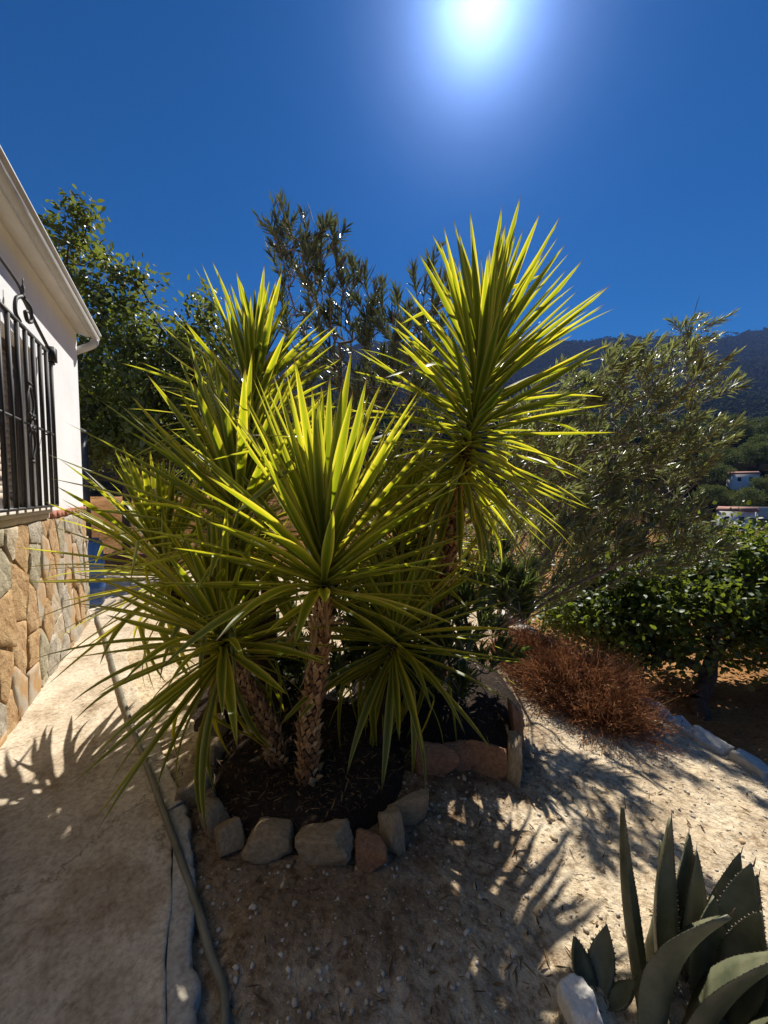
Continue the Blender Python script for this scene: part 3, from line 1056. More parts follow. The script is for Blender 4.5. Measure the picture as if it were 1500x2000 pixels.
bed('bed_soil', -.43, 2.12, .56, .62, .015, M['mulch'], 91)
bed('bed_soil', .40, 3.0, .68, .85, -.01, M['mulch'], 92)
bed('bed_soil', -.92, 2.98, .52, .78, -.01, M['mulch'], 93)

# ------------------------------------------------------------------ yuccas: every leaf an object
def yucca_leaf_mesh(bend, fold, kink=None, twist=0.0, seed=0, mat=None):
    nl, nw = 13, 4
    v = np.linspace(0, 1, nl)
    wid = np.interp(v, [0, .04, .12, .25, .45, .62, .8, .92, 1.0], [.95, .72, .60, .76, 1.0, .92, .60, .27, .012])
    ang, pos, C, T = 0.0, np.array([0.0, 0.0]), [], []
    for k in range(nl):
        C.append(pos.copy())
        a = ang
        T.append(a)
        step = 1.0 / (nl - 1)
        pos = pos + step * np.array([math.cos(a), math.sin(a)])
        ang -= bend * step * (0.3 + 1.4 * v[k])
        if kink and abs(v[k] - kink[0]) < step * .6:
            ang -= kink[1]
    V, UV = [], []
    for k in range(nl):
        n = np.array([0, -math.sin(T[k]), math.cos(T[k])])
        tw = twist * v[k]
        ct, st_ = math.cos(tw), math.sin(tw)
        f = fold * (1 - .35 * v[k])
        for j in range(nw + 1):
            u = -1 + 2 * j / nw
            x = u * .5 * wid[k]
            h = (abs(u) ** 1.2) * .5 * wid[k] * f
            lat = np.array([ct, 0, 0]) + n * st_
            nn = n * ct - np.array([st_, 0, 0])
            P = np.array([0, C[k][0], C[k][1]])
            V.append((P, lat * x, nn * h))
            UV.append(((u + 1) / 2, v[k]))
    q = [[k * (nw + 1) + j, k * (nw + 1) + j + 1, (k + 1) * (nw + 1) + j + 1, (k + 1) * (nw + 1) + j] for k in range(nl - 1) for j in range(nw)]
    # width is baked at 0.066 of unit length so that objects can scale evenly
    V = np.array([p + .062 * a + .062 * b for p, a, b in V])
    return build('leaf', V, [q], mat or M['yucca'], smooth=True, uv=np.array(UV), link=False)


YL = {
    'stiff': [yucca_leaf_mesh(b, f, None, t) for b, f, t in ((.0, .72, .0), (.08, .6, .15), (.16, .8, -.25), (-.08, .65, .35), (.22, .7, -.15))],
    'arch': [yucca_leaf_mesh(b, f, None, t) for b, f, t in ((.35, .5, .1), (.55, .45, -.2), (.8, .4, .25), (.45, .55, -.05))],
    'broken': [yucca_leaf_mesh(b, f, kk_, t) for b, f, kk_, t in ((.1, .5, (.5, 1.5), .2), (.2, .45, (.66, 1.2), -.3), (.1, .5, (.4, .8), .4))],
    'hang': [yucca_leaf_mesh(b, f, kk_, t) for b, f, kk_, t in ((.9, .4, None, .2), (.5, .4, (.22, .7), -.2), (.6, .35, (.35, 1.0), .15), (1.2, .35, None, -.25))],
}


YD = [yucca_leaf_mesh(b, f, kk_, t, mat=M['deadleaf']) for b, f, kk_, t in ((-.5, .9, (.5, .5), .9), (.4, 1.1, (.3, .8), -1.2), (-.8, .8, None, 1.5))]


def scale_mesh():
    """pointed leaf-scar shield; x across, y out, z up"""
    V = [(-.5, .02, .05), (0, .12, -.5), (.5, .02, .05), (.30, .34, .30), (0, .95, .66), (-.30, .34, .30), (0, .36, -.02), (0, .0, .45)]
    t = [[0, 1, 6], [1, 2, 6], [2, 3, 6], [3, 4, 6], [4, 5, 6], [5, 0, 6], [2, 7, 3], [3, 7, 4], [4, 7, 5], [5, 7, 0]]
    return build('scale', V, [t], M['scale'], link=False)


SCM = scale_mesh()


def yucca(label, stem, t0, n, L, e0, e1, seed, r=.075, scales=0, lean_bias=None, power=.85, hang=.12, group='variegated yuccas in the beds', wmul=1.0, epow=.92, clear=None, arch=.55, lowlen=.84, dead=0):
    rs = np.random.default_rng(seed)
    P = smooth_pts(stem, 60)
    base = P[0].copy()
    root = thing('yucca', label, 'yucca', tuple(base), group)
    seg = np.linalg.norm(np.diff(P, axis=0), axis=1)
    cum = np.concatenate([[0], np.cumsum(seg)])
    tot = cum[-1]

    def pt(t):
        d = t * tot
        return np.array([np.interp(d, cum, P[:, c]) for c in range(3)])

    def tang(t):
        return nz(pt(min(1, t + .02)) - pt(max(0, t - .02)))
    # trunk
    tt = np.linspace(0, 1, 40)
    rad = r * np.interp(tt, [0, .06, t0, 1], [1.5, 1.12, .92, .35])
    mb = MB()
    mb.tube([pt(t) - base for t in tt], rad * .80, 14)
    trunk = mb.build('trunk', M['trunk'], root, smooth=True)
    if scales:
        rows = scales
        per = 9
        kmax = t0 + .03
        for a in range(rows):
            t = .03 + (kmax - .03) * a / rows
            T = tang(t)
            ex = nz(np.cross(T, [0, 1, 0.03]))
            ey = np.cross(T, ex)
            rr_ = np.interp(t, [0, .06, t0, 1], [1.5, 1.12, .92, .35]) * r
            for b in range(per):
                th_ = 2 * math.pi * (b + .5 * (a % 2)) / per + rs.normal(0, .05)
                out_ = math.cos(th_) * ex + math.sin(th_) * ey
                lat = np.cross(out_, T)
                o = link_obj('scale', SCM, trunk)
                sz = 2 * math.pi * rr_ / per * rs.uniform(.82, 1.22)
                ht = (kmax * tot / rows) * 1.6 * rs.uniform(.7, 1.25)
                rl = rs.normal(0, .16)
                lat, T2 = lat * math.cos(rl) + T * math.sin(rl), T * math.cos(rl) - lat * math.sin(rl)
                m3 = np.stack([lat * sz, out_ * sz * rs.uniform(.3, 1.15) + T2 * ht * rs.normal(0, .08), T2 * ht], 1)
                pos = pt(t) - base + out_ * rr_ * .90
                o.matrix_local = Matrix([[*m3[q], pos[q]] for q in range(3)] + [[0, 0, 0, 1]])
    for k in range(n):
        f = (k + .5) / n
        t = t0 + (1 - t0) * f ** power
        T = tang(t)
        ex = nz(np.cross(T, [0, 1, 0.03]))
        ey = np.cross(T, ex)
        th_ = k * 2.39996 + rs.normal(0, .16)
        el = R(e0 + (e1 - e0) * (f ** epow)) + rs.normal(0, R(7))
        if f > .93:
            el = R(82) + rs.normal(0, R(4))
        radial = math.cos(th_) * ex + math.sin(th_) * ey
        if clear and el < R(clear[2]):                              # keep the trunk in the open on this side
            ca = math.atan2(radial[1], radial[0])
            dl = (ca - R(clear[0]) + math.pi) % (2 * math.pi) - math.pi
            if abs(dl) < R(clear[1]):
                ca += math.copysign(R(clear[1]) * rs.uniform(.9, 1.5) - abs(dl), dl)
                radial = nz(np.array([math.cos(ca), math.sin(ca), radial[2]]) - T * (np.array([math.cos(ca), math.sin(ca), radial[2]]) @ T))
        D = math.cos(el) * radial + math.sin(el) * T
        D = nz(D + np.array([0, 0, -.04]))
        Nn = nz(T - D * (T @ D)) if abs(T @ D) < .995 else nz(-radial)
        if (T @ D) > .2 and abs(T @ D) < .995:
            Nn = nz(-radial - D * (-radial @ D))
        lat = np.cross(D, Nn)
        ll = L * np.interp(f, [0, .15, .5, .85, 1], [lowlen, .5 + .5 * lowlen + .06, 1.05, .98, .62]) * rs.uniform(.86, 1.1)
        if f < hang:
            me = YL['hang'][rs.integers(4)]
        elif rs.random() < .035:
            me = YL['broken'][rs.integers(3)]
        elif el < R(28) and rs.random() < arch:
            me = YL['arch'][rs.integers(4)]
        else:
            me = YL['stiff'][rs.integers(5)]
        o = link_obj('leaf', me, root)
        w = ll * wmul * rs.uniform(.85, 1.15) * (.75 if f > .93 else 1) * (L / ll) ** .5
        rr_ = np.interp(t, [0, t0, 1], [1, .9, .3]) * r * .8
        pos = pt(t) - base + radial * rr_ * math.cos(el) * .9
        m3 = np.stack([lat * w, D * ll, Nn * w], 1)
        o.matrix_local = Matrix([[*m3[q], pos[q]] for q in range(3)] + [[0, 0, 0, 1]])
    for k in range(dead):                                           # withered leaves hanging under the head
        t = t0 + rs.uniform(-.05, .03)
        T = tang(t)
        th_ = rs.uniform(0, 6.28)
        radial = nz(np.array([math.cos(th_), math.sin(th_), 0]))
        D = nz(radial * rs.uniform(.25, .75) + np.array([0, 0, -1.0]))
        Nn = nz(radial - D * (radial @ D))
        lat = np.cross(D, Nn)
        ll = L * rs.uniform(.35, .6)
        o = link_obj('withered_leaf', YD[rs.integers(len(YD))], root)
        pos = pt(t) - base + radial * r * .8
        m3 = np.stack([lat * ll * .75, D * ll, Nn * ll], 1)
        o.matrix_local = Matrix([[*m3[q], pos[q]] for q in range(3)] + [[0, 0, 0, 1]])
    return root


G = lambda x, y: np.array([x, y, .0])
yucca('front yucca with bare scaly trunk in the middle of the bed', [G(-.38, 1.86), (-.37, 1.84, .30), (-.32, 1.82, .62), (-.29, 1.80, .95), (-.28, 1.79, 1.18)], .80, 150, .86, -12, 85, 11, r=.045, scales=26, hang=.0, wmul=.90, epow=.66, clear=(-100, 55, 8), arch=.25, lowlen=.62, dead=7)
yucca('low front yucca leaning left over the path on a scaly trunk', [G(-.56, 1.98), (-.60, 1.95, .22), (-.70, 1.90, .46), (-.78, 1.86, .63), (-.80, 1.85, .82)], .72, 140, .66, -62, 85, 12, r=.041, scales=20, hang=.16, wmul=1.0, epow=.75, clear=(-40, 62, -8), dead=5)
yucca('tallest yucca with a long leafy head against the sky on the right', [G(.34, 2.75), (.38, 2.68, .6), (.43, 2.62, 1.05), (.50, 2.6, 1.5), (.58, 2.6, 1.85), (.68, 2.6, 2.50)], .57, 298, .82, -45, 84, 13, r=.068, scales=26, power=1.0, hang=.06, wmul=.95, epow=.85, arch=.35, dead=10)
yucca('tall yucca rising behind the left of the clump below the sky', [G(-.80, 2.7), (-.85, 2.75, .9), (-.92, 2.8, 1.5), (-.95, 2.8, 1.95), (-.93, 2.8, 2.34)], .70, 155, .74, -35, 84, 14, r=.06, epow=.75)
yucca('yucca head between the front yucca and the tall one behind it', [G(-.68, 2.25), (-.74, 2.25, .6), (-.84, 2.25, 1.12), (-.86, 2.25, 1.48)], .70, 145, .84, -38, 84, 15, r=.055, wmul=.95, epow=.72)
yucca('leftmost yucca spreading over the path towards the stone wall', [G(-1.05, 2.45), (-1.18, 2.48, .4), (-1.38, 2.5, .78), (-1.46, 2.5, 1.12)], .66, 135, .70, -40, 84, 16, r=.05, epow=.75)
yucca('short dark yucca with hanging leaves right of the front trunk', [G(-.02, 2.2), (.02, 2.22, .26), (.05, 2.24, .46), (.07, 2.25, .66)], .62, 112, .72, -70, 80, 17, r=.055, hang=.26, epow=.85)
yucca('shaded yucca head left of the tallest yucca trunk', [G(.05, 2.8), (.08, 2.8, .5), (.12, 2.8, .95), (.13, 2.8, 1.2)], .70, 120, .74, -45, 82, 18, r=.055, hang=.12, epow=.8)



# ------------------------------------------------------------------ leaf clouds and branch skeletons
def leaf_cloud(pos, D, Nn, ln, wd, bend, ys_=(0, .33, .70, 1.0), ws_=(0.05, 1.0, .72, 0.0), fold=.22):
    """many small folded leaves -> V, tris, quads"""
    N = len(pos)
    D = nz(D)
    Nn = nz(Nn - D * (Nn * D).sum(1, keepdims=True))
    Lt = np.cross(D, Nn)
    ln, wd, bend = [np.broadcast_to(np.asarray(q, float), (N,))[:, None] for q in (ln, wd, bend)]
    vs = []
    for (y, w) in zip(ys_, ws_):
        c = pos + D * ln * y - Nn * ln * bend * y * y
        if w < .01 or y == 0:
            vs.append(c)
            if 0 < y < 1:
                pass
        else:
            vs += [c - Lt * wd * w * .5 + Nn * wd * w * fold, c, c + Lt * wd * w * .5 + Nn * wd * w * fold]
    # order: 0 base | 1,2,3 | 4,5,6 | 7 tip
    V = np.stack(vs, 1)
    nv = V.shape[1]
    t = np.array([[0, 2, 1], [0, 3, 2], [4, 5, 7], [5, 6, 7]])
    q = np.array([[1, 2, 5, 4], [2, 3, 6, 5]])
    off = (np.arange(N) * nv)[:, None, None]
    return V.reshape(-1, 3), (t[None] + off).reshape(-1, 3), (q[None] + off).reshape(-1, 4)


def in_ellipsoids(ells, n, rs, shell=.0):
    vol = np.array([e[1][0] * e[1][1] * e[1][2] * (e[2] if len(e) > 2 else 1) for e in ells])
    cnt_ = np.maximum(1, (n * vol / vol.sum()).astype(int))
    out = []
    for e, m in zip(ells, cnt_):
        d = nz(rs.normal(size=(m, 3)))
        rad = (shell + (1 - shell) * rs.random(m)) ** (1 / 2.2)
        out.append(np.asarray(e[0]) + d * rad[:, None] * np.asarray(e[1]))
    return np.concatenate(out)


def skeleton(starts, pts, rs, jit=.08, stepmax=.45):
    """joins scattered tips to the stems; returns nodes, parents, radii weights"""
    nodes = [np.asarray(p, float) for p in starts[0]]
    par = list(starts[1])
    plen = [0.0] * len(nodes)
    b0 = nodes[0]
    for p in pts[np.argsort(np.linalg.norm(pts - b0, axis=1))]:
        Nn = np.array(nodes)
        d = np.linalg.norm(Nn - p, axis=1) + .12 * np.array(plen)
        d += .5 * np.maximum(0, Nn[:, 2] - p[2])
        i = int(np.argmin(d))
        a = nodes[i]
        l = np.linalg.norm(p - a)
        m = max(1, int(math.ceil(l / stepmax)))
        last = i
        for s_ in range(1, m + 1):
            q = a + (p - a) * s_ / m
            if s_ < m:
                q = q + rs.normal(0, jit * l, 3) + np.array([0, 0, -.05 * l * math.sin(math.pi * s_ / m)])
            nodes.append(q)
            par.append(last)
            plen.append(plen[last] + l / m)
            last = len(nodes) - 1
    w = np.zeros(len(nodes))
    ch = [0] * len(nodes)
    for i in range(len(nodes)):
        if par[i] >= 0:
            ch[par[i]] += 1
    for i in range(len(nodes) - 1, -1, -1):
        if ch[i] == 0:
            w[i] += 1
        if par[i] >= 0:
            w[par[i]] += w[i]
    return np.array(nodes), np.array(par), w, np.array(ch)


def limb_mesh(name, nodes, par, w, tip, expo, rmax, mat, parent, sides=6):
    mb = MB()
    rad = np.minimum(rmax, tip * w ** expo)
    for i in range(len(nodes)):
        if par[i] < 0:
            continue
        a, b = nodes[par[i]], nodes[i]
        if np.linalg.norm(b - a) < 1e-4:
            continue
        sd = sides + 3 if rad[par[i]] > .03 else sides
        mb.tube([a, a * .5 + b * .5, b], [min(rad[par[i]], rad[i] * 1.35), rad[i] * 1.12, rad[i]], sd, cap=False)
    return mb.build(name, mat, parent, smooth=True)


def woody(name, label, cat, base, starts, ells, ntips, nleaf, L, Wd, mats, rs, tip=.004, expo=.5, rmax=.1, spread=.14, shoot=0.0, whorl=False, bendr=(0, .35), droop=0.0, group=None, stepmax=.45, shape=None, shell=.0, extra=None, jit=.08, sweep=(0, 0, 0)):
    root = thing(name, label, cat, tuple(base), group)
    pts_ = in_ellipsoids(ells, ntips, rs, shell)
    nodes, par, w, ch = skeleton(starts, pts_, rs, jit=jit, stepmax=stepmax)
    nodes_l = nodes - np.asarray(base)
    limb_mesh('trunk' if cat == 'tree' else 'stem', nodes_l, par, w, tip, expo, rmax, mats[1], root)
    tips = np.where((ch == 0) & (par >= 0))[0]
    twigs = np.where((w <= 3) & (par >= 0))[0]
    pos, D = [], []
    if whorl:                                                        # lance leaves in whorls up straight shoots
        mbs = MB()
        per = max(3, nleaf // len(twigs))
        for i in twigs:
            d = nz(nodes[i] - nodes[par[i]] + rs.normal(0, .12, 3) + np.array([0, 0, .25]) + np.asarray(sweep))
            sl = shoot * rs.uniform(.6, 1.3)
            p0 = nodes_l[i]
            p1 = p0 + d * sl
            mbs.tube([p0, (p0 + p1) / 2 + rs.normal(0, .008, 3), p1], [tip, tip * .8, tip * .5], 4, cap=False)
            ex = nz(np.cross(d, [.3, .2, 1]))
            ey = np.cross(d, ex)
            for k in range(per):
                f = rs.random() ** .7
                th_ = k * 2.1 + rs.uniform(-.3, .3)
                rad = math.cos(th_) * ex + math.sin(th_) * ey
                op = R(rs.uniform(22, 55) * (1.15 - .6 * f))
                pos.append(p0 + d * sl * f)
                D.append(d * math.cos(op) + rad * math.sin(op))
        mbs.build('twigs', mats[1], root)['kind'] = 'stuff'
    else:
        per = max(1, nleaf // len(twigs))
        for i in twigs:
            d = nz(nodes[i] - nodes[par[i]])
            for k in range(per):
                p = nodes_l[i] + rs.normal(0, spread, 3) - d * rs.random() * spread
                pos.append(p)
                dd = nz(rs.normal(size=3)) + d * .6 + np.array([0, 0, -droop])
                D.append(dd)
    pos, D = np.array(pos), np.array(D)
    N = len(pos)
    Nn = nz(rs.normal(size=(N, 3)) * (.55 if not whorl else .9) + np.array([0, 0, 1.0]))
    ln = L * rs.uniform(.6, 1.2, N)
    V, t, q = leaf_cloud(pos, D, Nn, ln, ln * Wd / L * rs.uniform(.8, 1.15, N), rs.uniform(*bendr, N), **(shape or {}))
    cr = build('crown' if cat == 'tree' else 'foliage', V, [t, q], mats[0], root)
    cr['kind'] = 'stuff'
    if extra is not None:
        extra(root, nodes_l, par, tips, rs)
    return root


# broad-leaved tree behind the house
rs = np.random.default_rng(31)
tb = at(245, 1000, 7.4); tb[2] = float(terrain_z(tb[0], tb[1])) - .1
ells = [(at(270, 800, 7.4), (1.55, 1.2, 1.25)), (at(300, 680, 7.4), (1.15, .9, .75)), (at(205, 580, 7.3), (.75, .7, .75)), (at(150, 470, 7.2), (.42, .4, .62), 1.6),
        (at(150, 410, 7.2), (.16, .2, .22), 6), (at(90, 470, 7.2), (.3, .3, .5), 1.5), (at(265, 545, 7.4), (.42, .3, .30), 2.0), (at(395, 590, 7.4), (.28, .3, .38), 1.2),
        (at(400, 690, 7.6), (.7, .7, .7)), (at(330, 860, 7.6), (1.5, 1.0, .55)), (at(160, 800, 7.6), (.7, .8, 1.6))]
woody('broadleaf_tree', 'leafy green tree rising behind the corner of the white house', 'tree', tb,
      ([tb, tb + [.02, 0, .9], tb + [.05, .05, 1.7], tb + [-.1, .05, 2.6], tb + [.5, .1, 2.7]], [-1, 0, 1, 2, 2]), ells, 520, 18500, .135, .062, (M['broad'], M['bark']), rs,
      tip=.006, expo=.48, rmax=.13, spread=.13, droop=.35, shape=dict(ys_=(0, .3, .68, 1.0), ws_=(0.05, 1.0, .8, 0.0), fold=.12))


def pods(root, nodes, par, tips, rs):
    mb = MB()
    for i in rs.choice(tips, min(len(tips), 90), replace=False):
        d = nz(nodes[i] - nodes[par[i]] + np.array([0, 0, .5]) + rs.normal(0, .3, 3))
        p = nodes[i] + d * .16
        l = rs.uniform(.10, .2)
        mb.tube([p - d * .1, p + d * l * .5 + rs.normal(0, .004, 3), p + d * l], [.002, .0045, .0015], 5, cap=False)
    mb.build('seed_pods', M['pod'], root)['kind'] = 'stuff'


# oleanders
rs = np.random.default_rng(41)
ob = np.array([.10, 3.75, -.12])
ells = [(at(620, 600, 4.0), (.50, .4, .62)), (at(605, 510, 4.0), (.36, .3, .30), 1.3), (at(550, 500, 4.0), (.10, .15, .24), 3), (at(700, 590, 4.0), (.18, .2, .2), 2.5), (at(760, 680, 4.0), (.45, .4, .45)), (at(830, 620, 4.0), (.32, .3, .32)), (at(690, 750, 4.0), (.8, .5, .5), .7),
        (at(820, 800, 3.8), (.55, .4, .7), .6), (at(640, 860, 3.9), (.6, .4, .5), .6)]
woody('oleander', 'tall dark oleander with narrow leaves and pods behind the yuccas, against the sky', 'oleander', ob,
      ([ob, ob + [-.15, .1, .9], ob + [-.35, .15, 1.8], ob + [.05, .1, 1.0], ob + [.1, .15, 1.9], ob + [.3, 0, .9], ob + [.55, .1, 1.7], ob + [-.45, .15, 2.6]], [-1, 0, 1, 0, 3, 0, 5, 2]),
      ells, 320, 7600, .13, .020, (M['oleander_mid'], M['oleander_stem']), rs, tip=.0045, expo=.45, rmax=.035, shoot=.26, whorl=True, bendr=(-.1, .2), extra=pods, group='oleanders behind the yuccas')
rs = np.random.default_rng(42)
ob = np.array([1.42, 4.7, -.28])
Yo = 5.4
ells = [(at(1170, 900, Yo), (1.15, .7, .85)), (at(1270, 770, Yo), (.75, .6, .55)), (at(1340, 680, Yo), (.24, .3, .42), 1.6), (at(1220, 715, Yo), (.40, .4, .2), 1.6), (at(1130, 770, Yo), (.6, .5, .4)), (at(1320, 900, Yo), (.45, .5, .75)),
        (at(1120, 1040, Yo - .3), (1.05, .6, .62)), (at(1250, 1060, Yo - .3), (.85, .6, .50)), (at(1040, 880, Yo), (.6, .5, .8)), (at(1070, 1130, Yo - .4), (.75, .5, .34)), (at(1330, 1080, Yo - .3), (.5, .5, .3)), (at(1045, 880, 3.9), (.42, .4, .62), 1.0), (at(1385, 770, Yo), (.12, .2, .18), 3), (at(1395, 860, Yo), (.12, .2, .22), 2.5)]
dv = [np.array([.75, .0, .75]), np.array([.95, .1, 1.4]), np.array([1.35, .1, 1.0]), np.array([.35, .1, 1.6]), np.array([1.2, -.15, .55]), np.array([.15, -.1, 1.2]), np.array([1.7, 0, 1.5]), np.array([1.5, -.3, .8]), np.array([-.1, -.5, 1.0]), np.array([.5, -.5, .9]), np.array([1.1, .3, 1.9]), np.array([1.9, .1, 1.0])]
st_n, st_p = [ob], [-1]
for d in dv:
    st_n += [ob + d * .5 + rs.normal(0, .03, 3), ob + d * 1.0]
    st_p += [0, len(st_n) - 2]
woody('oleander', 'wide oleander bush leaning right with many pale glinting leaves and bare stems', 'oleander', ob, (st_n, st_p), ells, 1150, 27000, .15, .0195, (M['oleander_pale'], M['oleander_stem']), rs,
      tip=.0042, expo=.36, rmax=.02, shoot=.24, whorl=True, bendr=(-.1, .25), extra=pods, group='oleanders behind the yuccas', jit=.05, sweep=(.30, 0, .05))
rs = np.random.default_rng(43)
ob = np.array([.52, 2.95, -.1])
ells = [(at(890, 1240, 2.85), (.42, .32, .32)), (at(850, 1330, 2.65), (.34, .3, .22)), (at(950, 1170, 3.05), (.34, .3, .34)), (at(800, 1150, 3.0), (.35, .3, .4), .8)]
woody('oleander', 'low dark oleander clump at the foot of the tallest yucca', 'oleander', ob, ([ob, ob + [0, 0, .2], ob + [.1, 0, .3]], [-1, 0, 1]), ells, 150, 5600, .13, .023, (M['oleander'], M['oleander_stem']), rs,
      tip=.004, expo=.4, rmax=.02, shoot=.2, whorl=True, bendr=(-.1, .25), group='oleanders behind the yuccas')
rs = np.random.default_rng(44)
ob = np.array([-.35, 2.85, -.1])
ells = [(at(640, 1320, 2.8), (.36, .25, .34)), (at(745, 1290, 2.75), (.36, .25, .40)), (at(540, 1320, 2.85), (.32, .25, .32)), (at(690, 1190, 2.95), (.4, .25, .3), .7)]
woody('oleander', 'low dark oleander filling the bed behind the two front trunks', 'oleander', ob, ([ob, ob + [0, 0, .2], ob + [.25, 0, .3], ob + [-.25, 0, .3]], [-1, 0, 1, 1]), ells, 150, 5400, .13, .022, (M['oleander'], M['oleander_stem']), rs,
      tip=.004, expo=.4, rmax=.02, shoot=.2, whorl=True, bendr=(-.1, .25), group='oleanders behind the yuccas')

# low round tree on the terrace below
rs = np.random.default_rng(51)
cb = gr(1372, 1405, -1.6)
cb[2] = float(terrain_z(cb[0], cb[1])) - .06
tp = at(1388, 1290, 5.5)
ells = [(at(1330, 1180, 6.0), (1.5, 1.2, .80)), (at(1470, 1120, 6.1), (1.1, 1.1, .85)), (at(1190, 1210, 6.0), (1.2, 1.0, .62)), (at(1250, 1130, 6.1), (1.1, 1.0, .58)), (at(1100, 1190, 6.3), (.65, .7, .40), .8), (at(1520, 1220, 5.8), (.85, 1.0, .68)), (at(1250, 1270, 5.8), (.6, .7, .28))]
woody('terrace_tree', 'low spreading tree with a leaning dark trunk on the red terrace', 'tree', cb, ([cb, cb + (tp - cb) * .35 + [-.09, 0, 0], cb + (tp - cb) * .75, tp], [-1, 0, 1, 2]), ells, 640, 30000, .088, .064, (M['carob'], M['bark']), rs,
      tip=.007, expo=.5, rmax=.19, spread=.16, droop=.2, shape=dict(ys_=(0, .28, .72, 1.0), ws_=(0.05, .95, .95, 0.0), fold=.10))
rs = np.random.default_rng(52)
cb = at(1720, 1150, 7.5); cb[2] = float(terrain_z(cb[0], cb[1])) - .05
ells = [(at(1430, 1105, 8.5), (1.5, 1.2, .50)), (at(1540, 1095, 8.5), (1.2, 1.2, .75))]
cb = at(1520, 1100, 8.5); cb[2] = float(terrain_z(cb[0], cb[1])) - .05
woody('terrace_tree', 'bright green treetop beyond the low terrace tree at the right edge', 'tree', cb, ([cb, cb + [0, 0, .7]], [-1, 0]), ells, 150, 7000, .085, .06, (M['carob'], M['bark']), rs,
      tip=.007, expo=.5, rmax=.12, spread=.15, droop=.2, shape=dict(ys_=(0, .28, .72, 1.0), ws_=(0.05, .95, .95, 0.0), fold=.10))

for k, (px, py, Yp, rx_, rz_, lab) in enumerate([(770, 985, 9.5, 1.3, .8, 'dark shrub on the bank seen between the front and tallest yucca'), (930, 1010, 11.0, 1.6, .75, 'dark shrub on the bank behind the trunk of the tallest yucca'),
                                       (1060, 985, 13.0, 2.0, 1.1, 'shrub on the bank behind the wide oleander'), (480, 960, 10.0, 1.5, 1.0, 'shrub on the bank behind the left yucca heads')]):
    rs = np.random.default_rng(500 + k)
    c = at(px, py, Yp)
    cb = np.array([c[0], c[1], float(terrain_z(c[0], c[1])) - .05])
    top = max(c[2] + rz_, cb[2] + 1.2)
    c[2] = (top + cb[2]) / 2 + .1
    woody('shrub', lab, 'shrub', cb, ([cb, cb + [0, 0, .35]], [-1, 0]), [(c, (rx_, rx_ * .8, (top - cb[2]) / 2))], 110, 5200, .10, .05, (M['broad'], M['bark']), rs, tip=.006, expo=.45, rmax=.06, spread=.17, group='shrubs on the bank')

# russet dry bush
rs = np.random.default_rng(61)
bb = gr(1120, 1380, -.22)
bush = thing('dry_bush', 'russet dried bush of fine wiry stems beside the kerb', 'bush', tuple(bb))
for nm, c, rad, N, lab in (('stems', gr(1125, 1355, -.24), (.58, .50, .50), 3600, 0), ('stems', gr(1030, 1290, -.2), (.50, .45, .42), 2000, 1), ('stems', gr(1180, 1395, -.25), (.42, .38, .38), 1600, 2)):
    d = nz(rs.normal(size=(N, 3)) + np.array([.12, -.05, .55]))
    d[:, 2] = np.abs(d[:, 2]) * .95 + .05
    d = nz(d)
    ln = rs.uniform(.70, 1.0, N)
    lump = fbm(d[:, 0] * 2 + 3 * lab, d[:, 1] * 2, 2.2, 3, 77 + lab)
    ln = ln * (1 + .38 * lump)
    org = c + rs.normal(0, .09, (N, 3)) * [1, 1, .2]
    org[:, 2] = garden_z(org[:, 0], org[:, 1]) - .01
    tipp = org + d * ln[:, None] * np.asarray(rad) + rs.normal(0, .02, (N, 3))
    mid = org * .45 + tipp * .55 + rs.normal(0, .035, (N, 3)) + [0, 0, .03]
    side = nz(np.cross(tipp - org, rs.normal(size=(N, 3))))
    w0 = rs.uniform(.0014, .0030, N)[:, None]
    s2 = nz(np.cross(tipp - org, side))
    V = np.stack([org - side * w0, org + side * w0, mid - s2 * w0, mid + s2 * w0, tipp], 1).reshape(-1, 3)
    off = (np.arange(N) * 5)[:, None]
    q = np.array([0, 1, 3, 2])[None] + off
    t = np.array([2, 3, 4])[None] + off
    # side twiglets and dry seed heads along the outer half
    m = N * 6
    idx = rs.integers(0, N, m)
    f = rs.uniform(.45, 1.0, m)[:, None]
    p = org[idx] * (1 - f) + tipp[idx] * f + rs.normal(0, .008, (m, 3))
    V2, t2, q2 = leaf_cloud(p, d[idx] + rs.normal(0, .6, (m, 3)), rs.normal(size=(m, 3)), rs.uniform(.012, .045, m), rs.uniform(.0025, .007, m), rs.uniform(-.2, .3, m))
    n1 = len(V)
    o = build(nm, np.vstack([V, V2]) - bb, [q, np.vstack([t, t2 + n1]), q2 + n1], M['dry'], bush)
    o['kind'] = 'stuff'

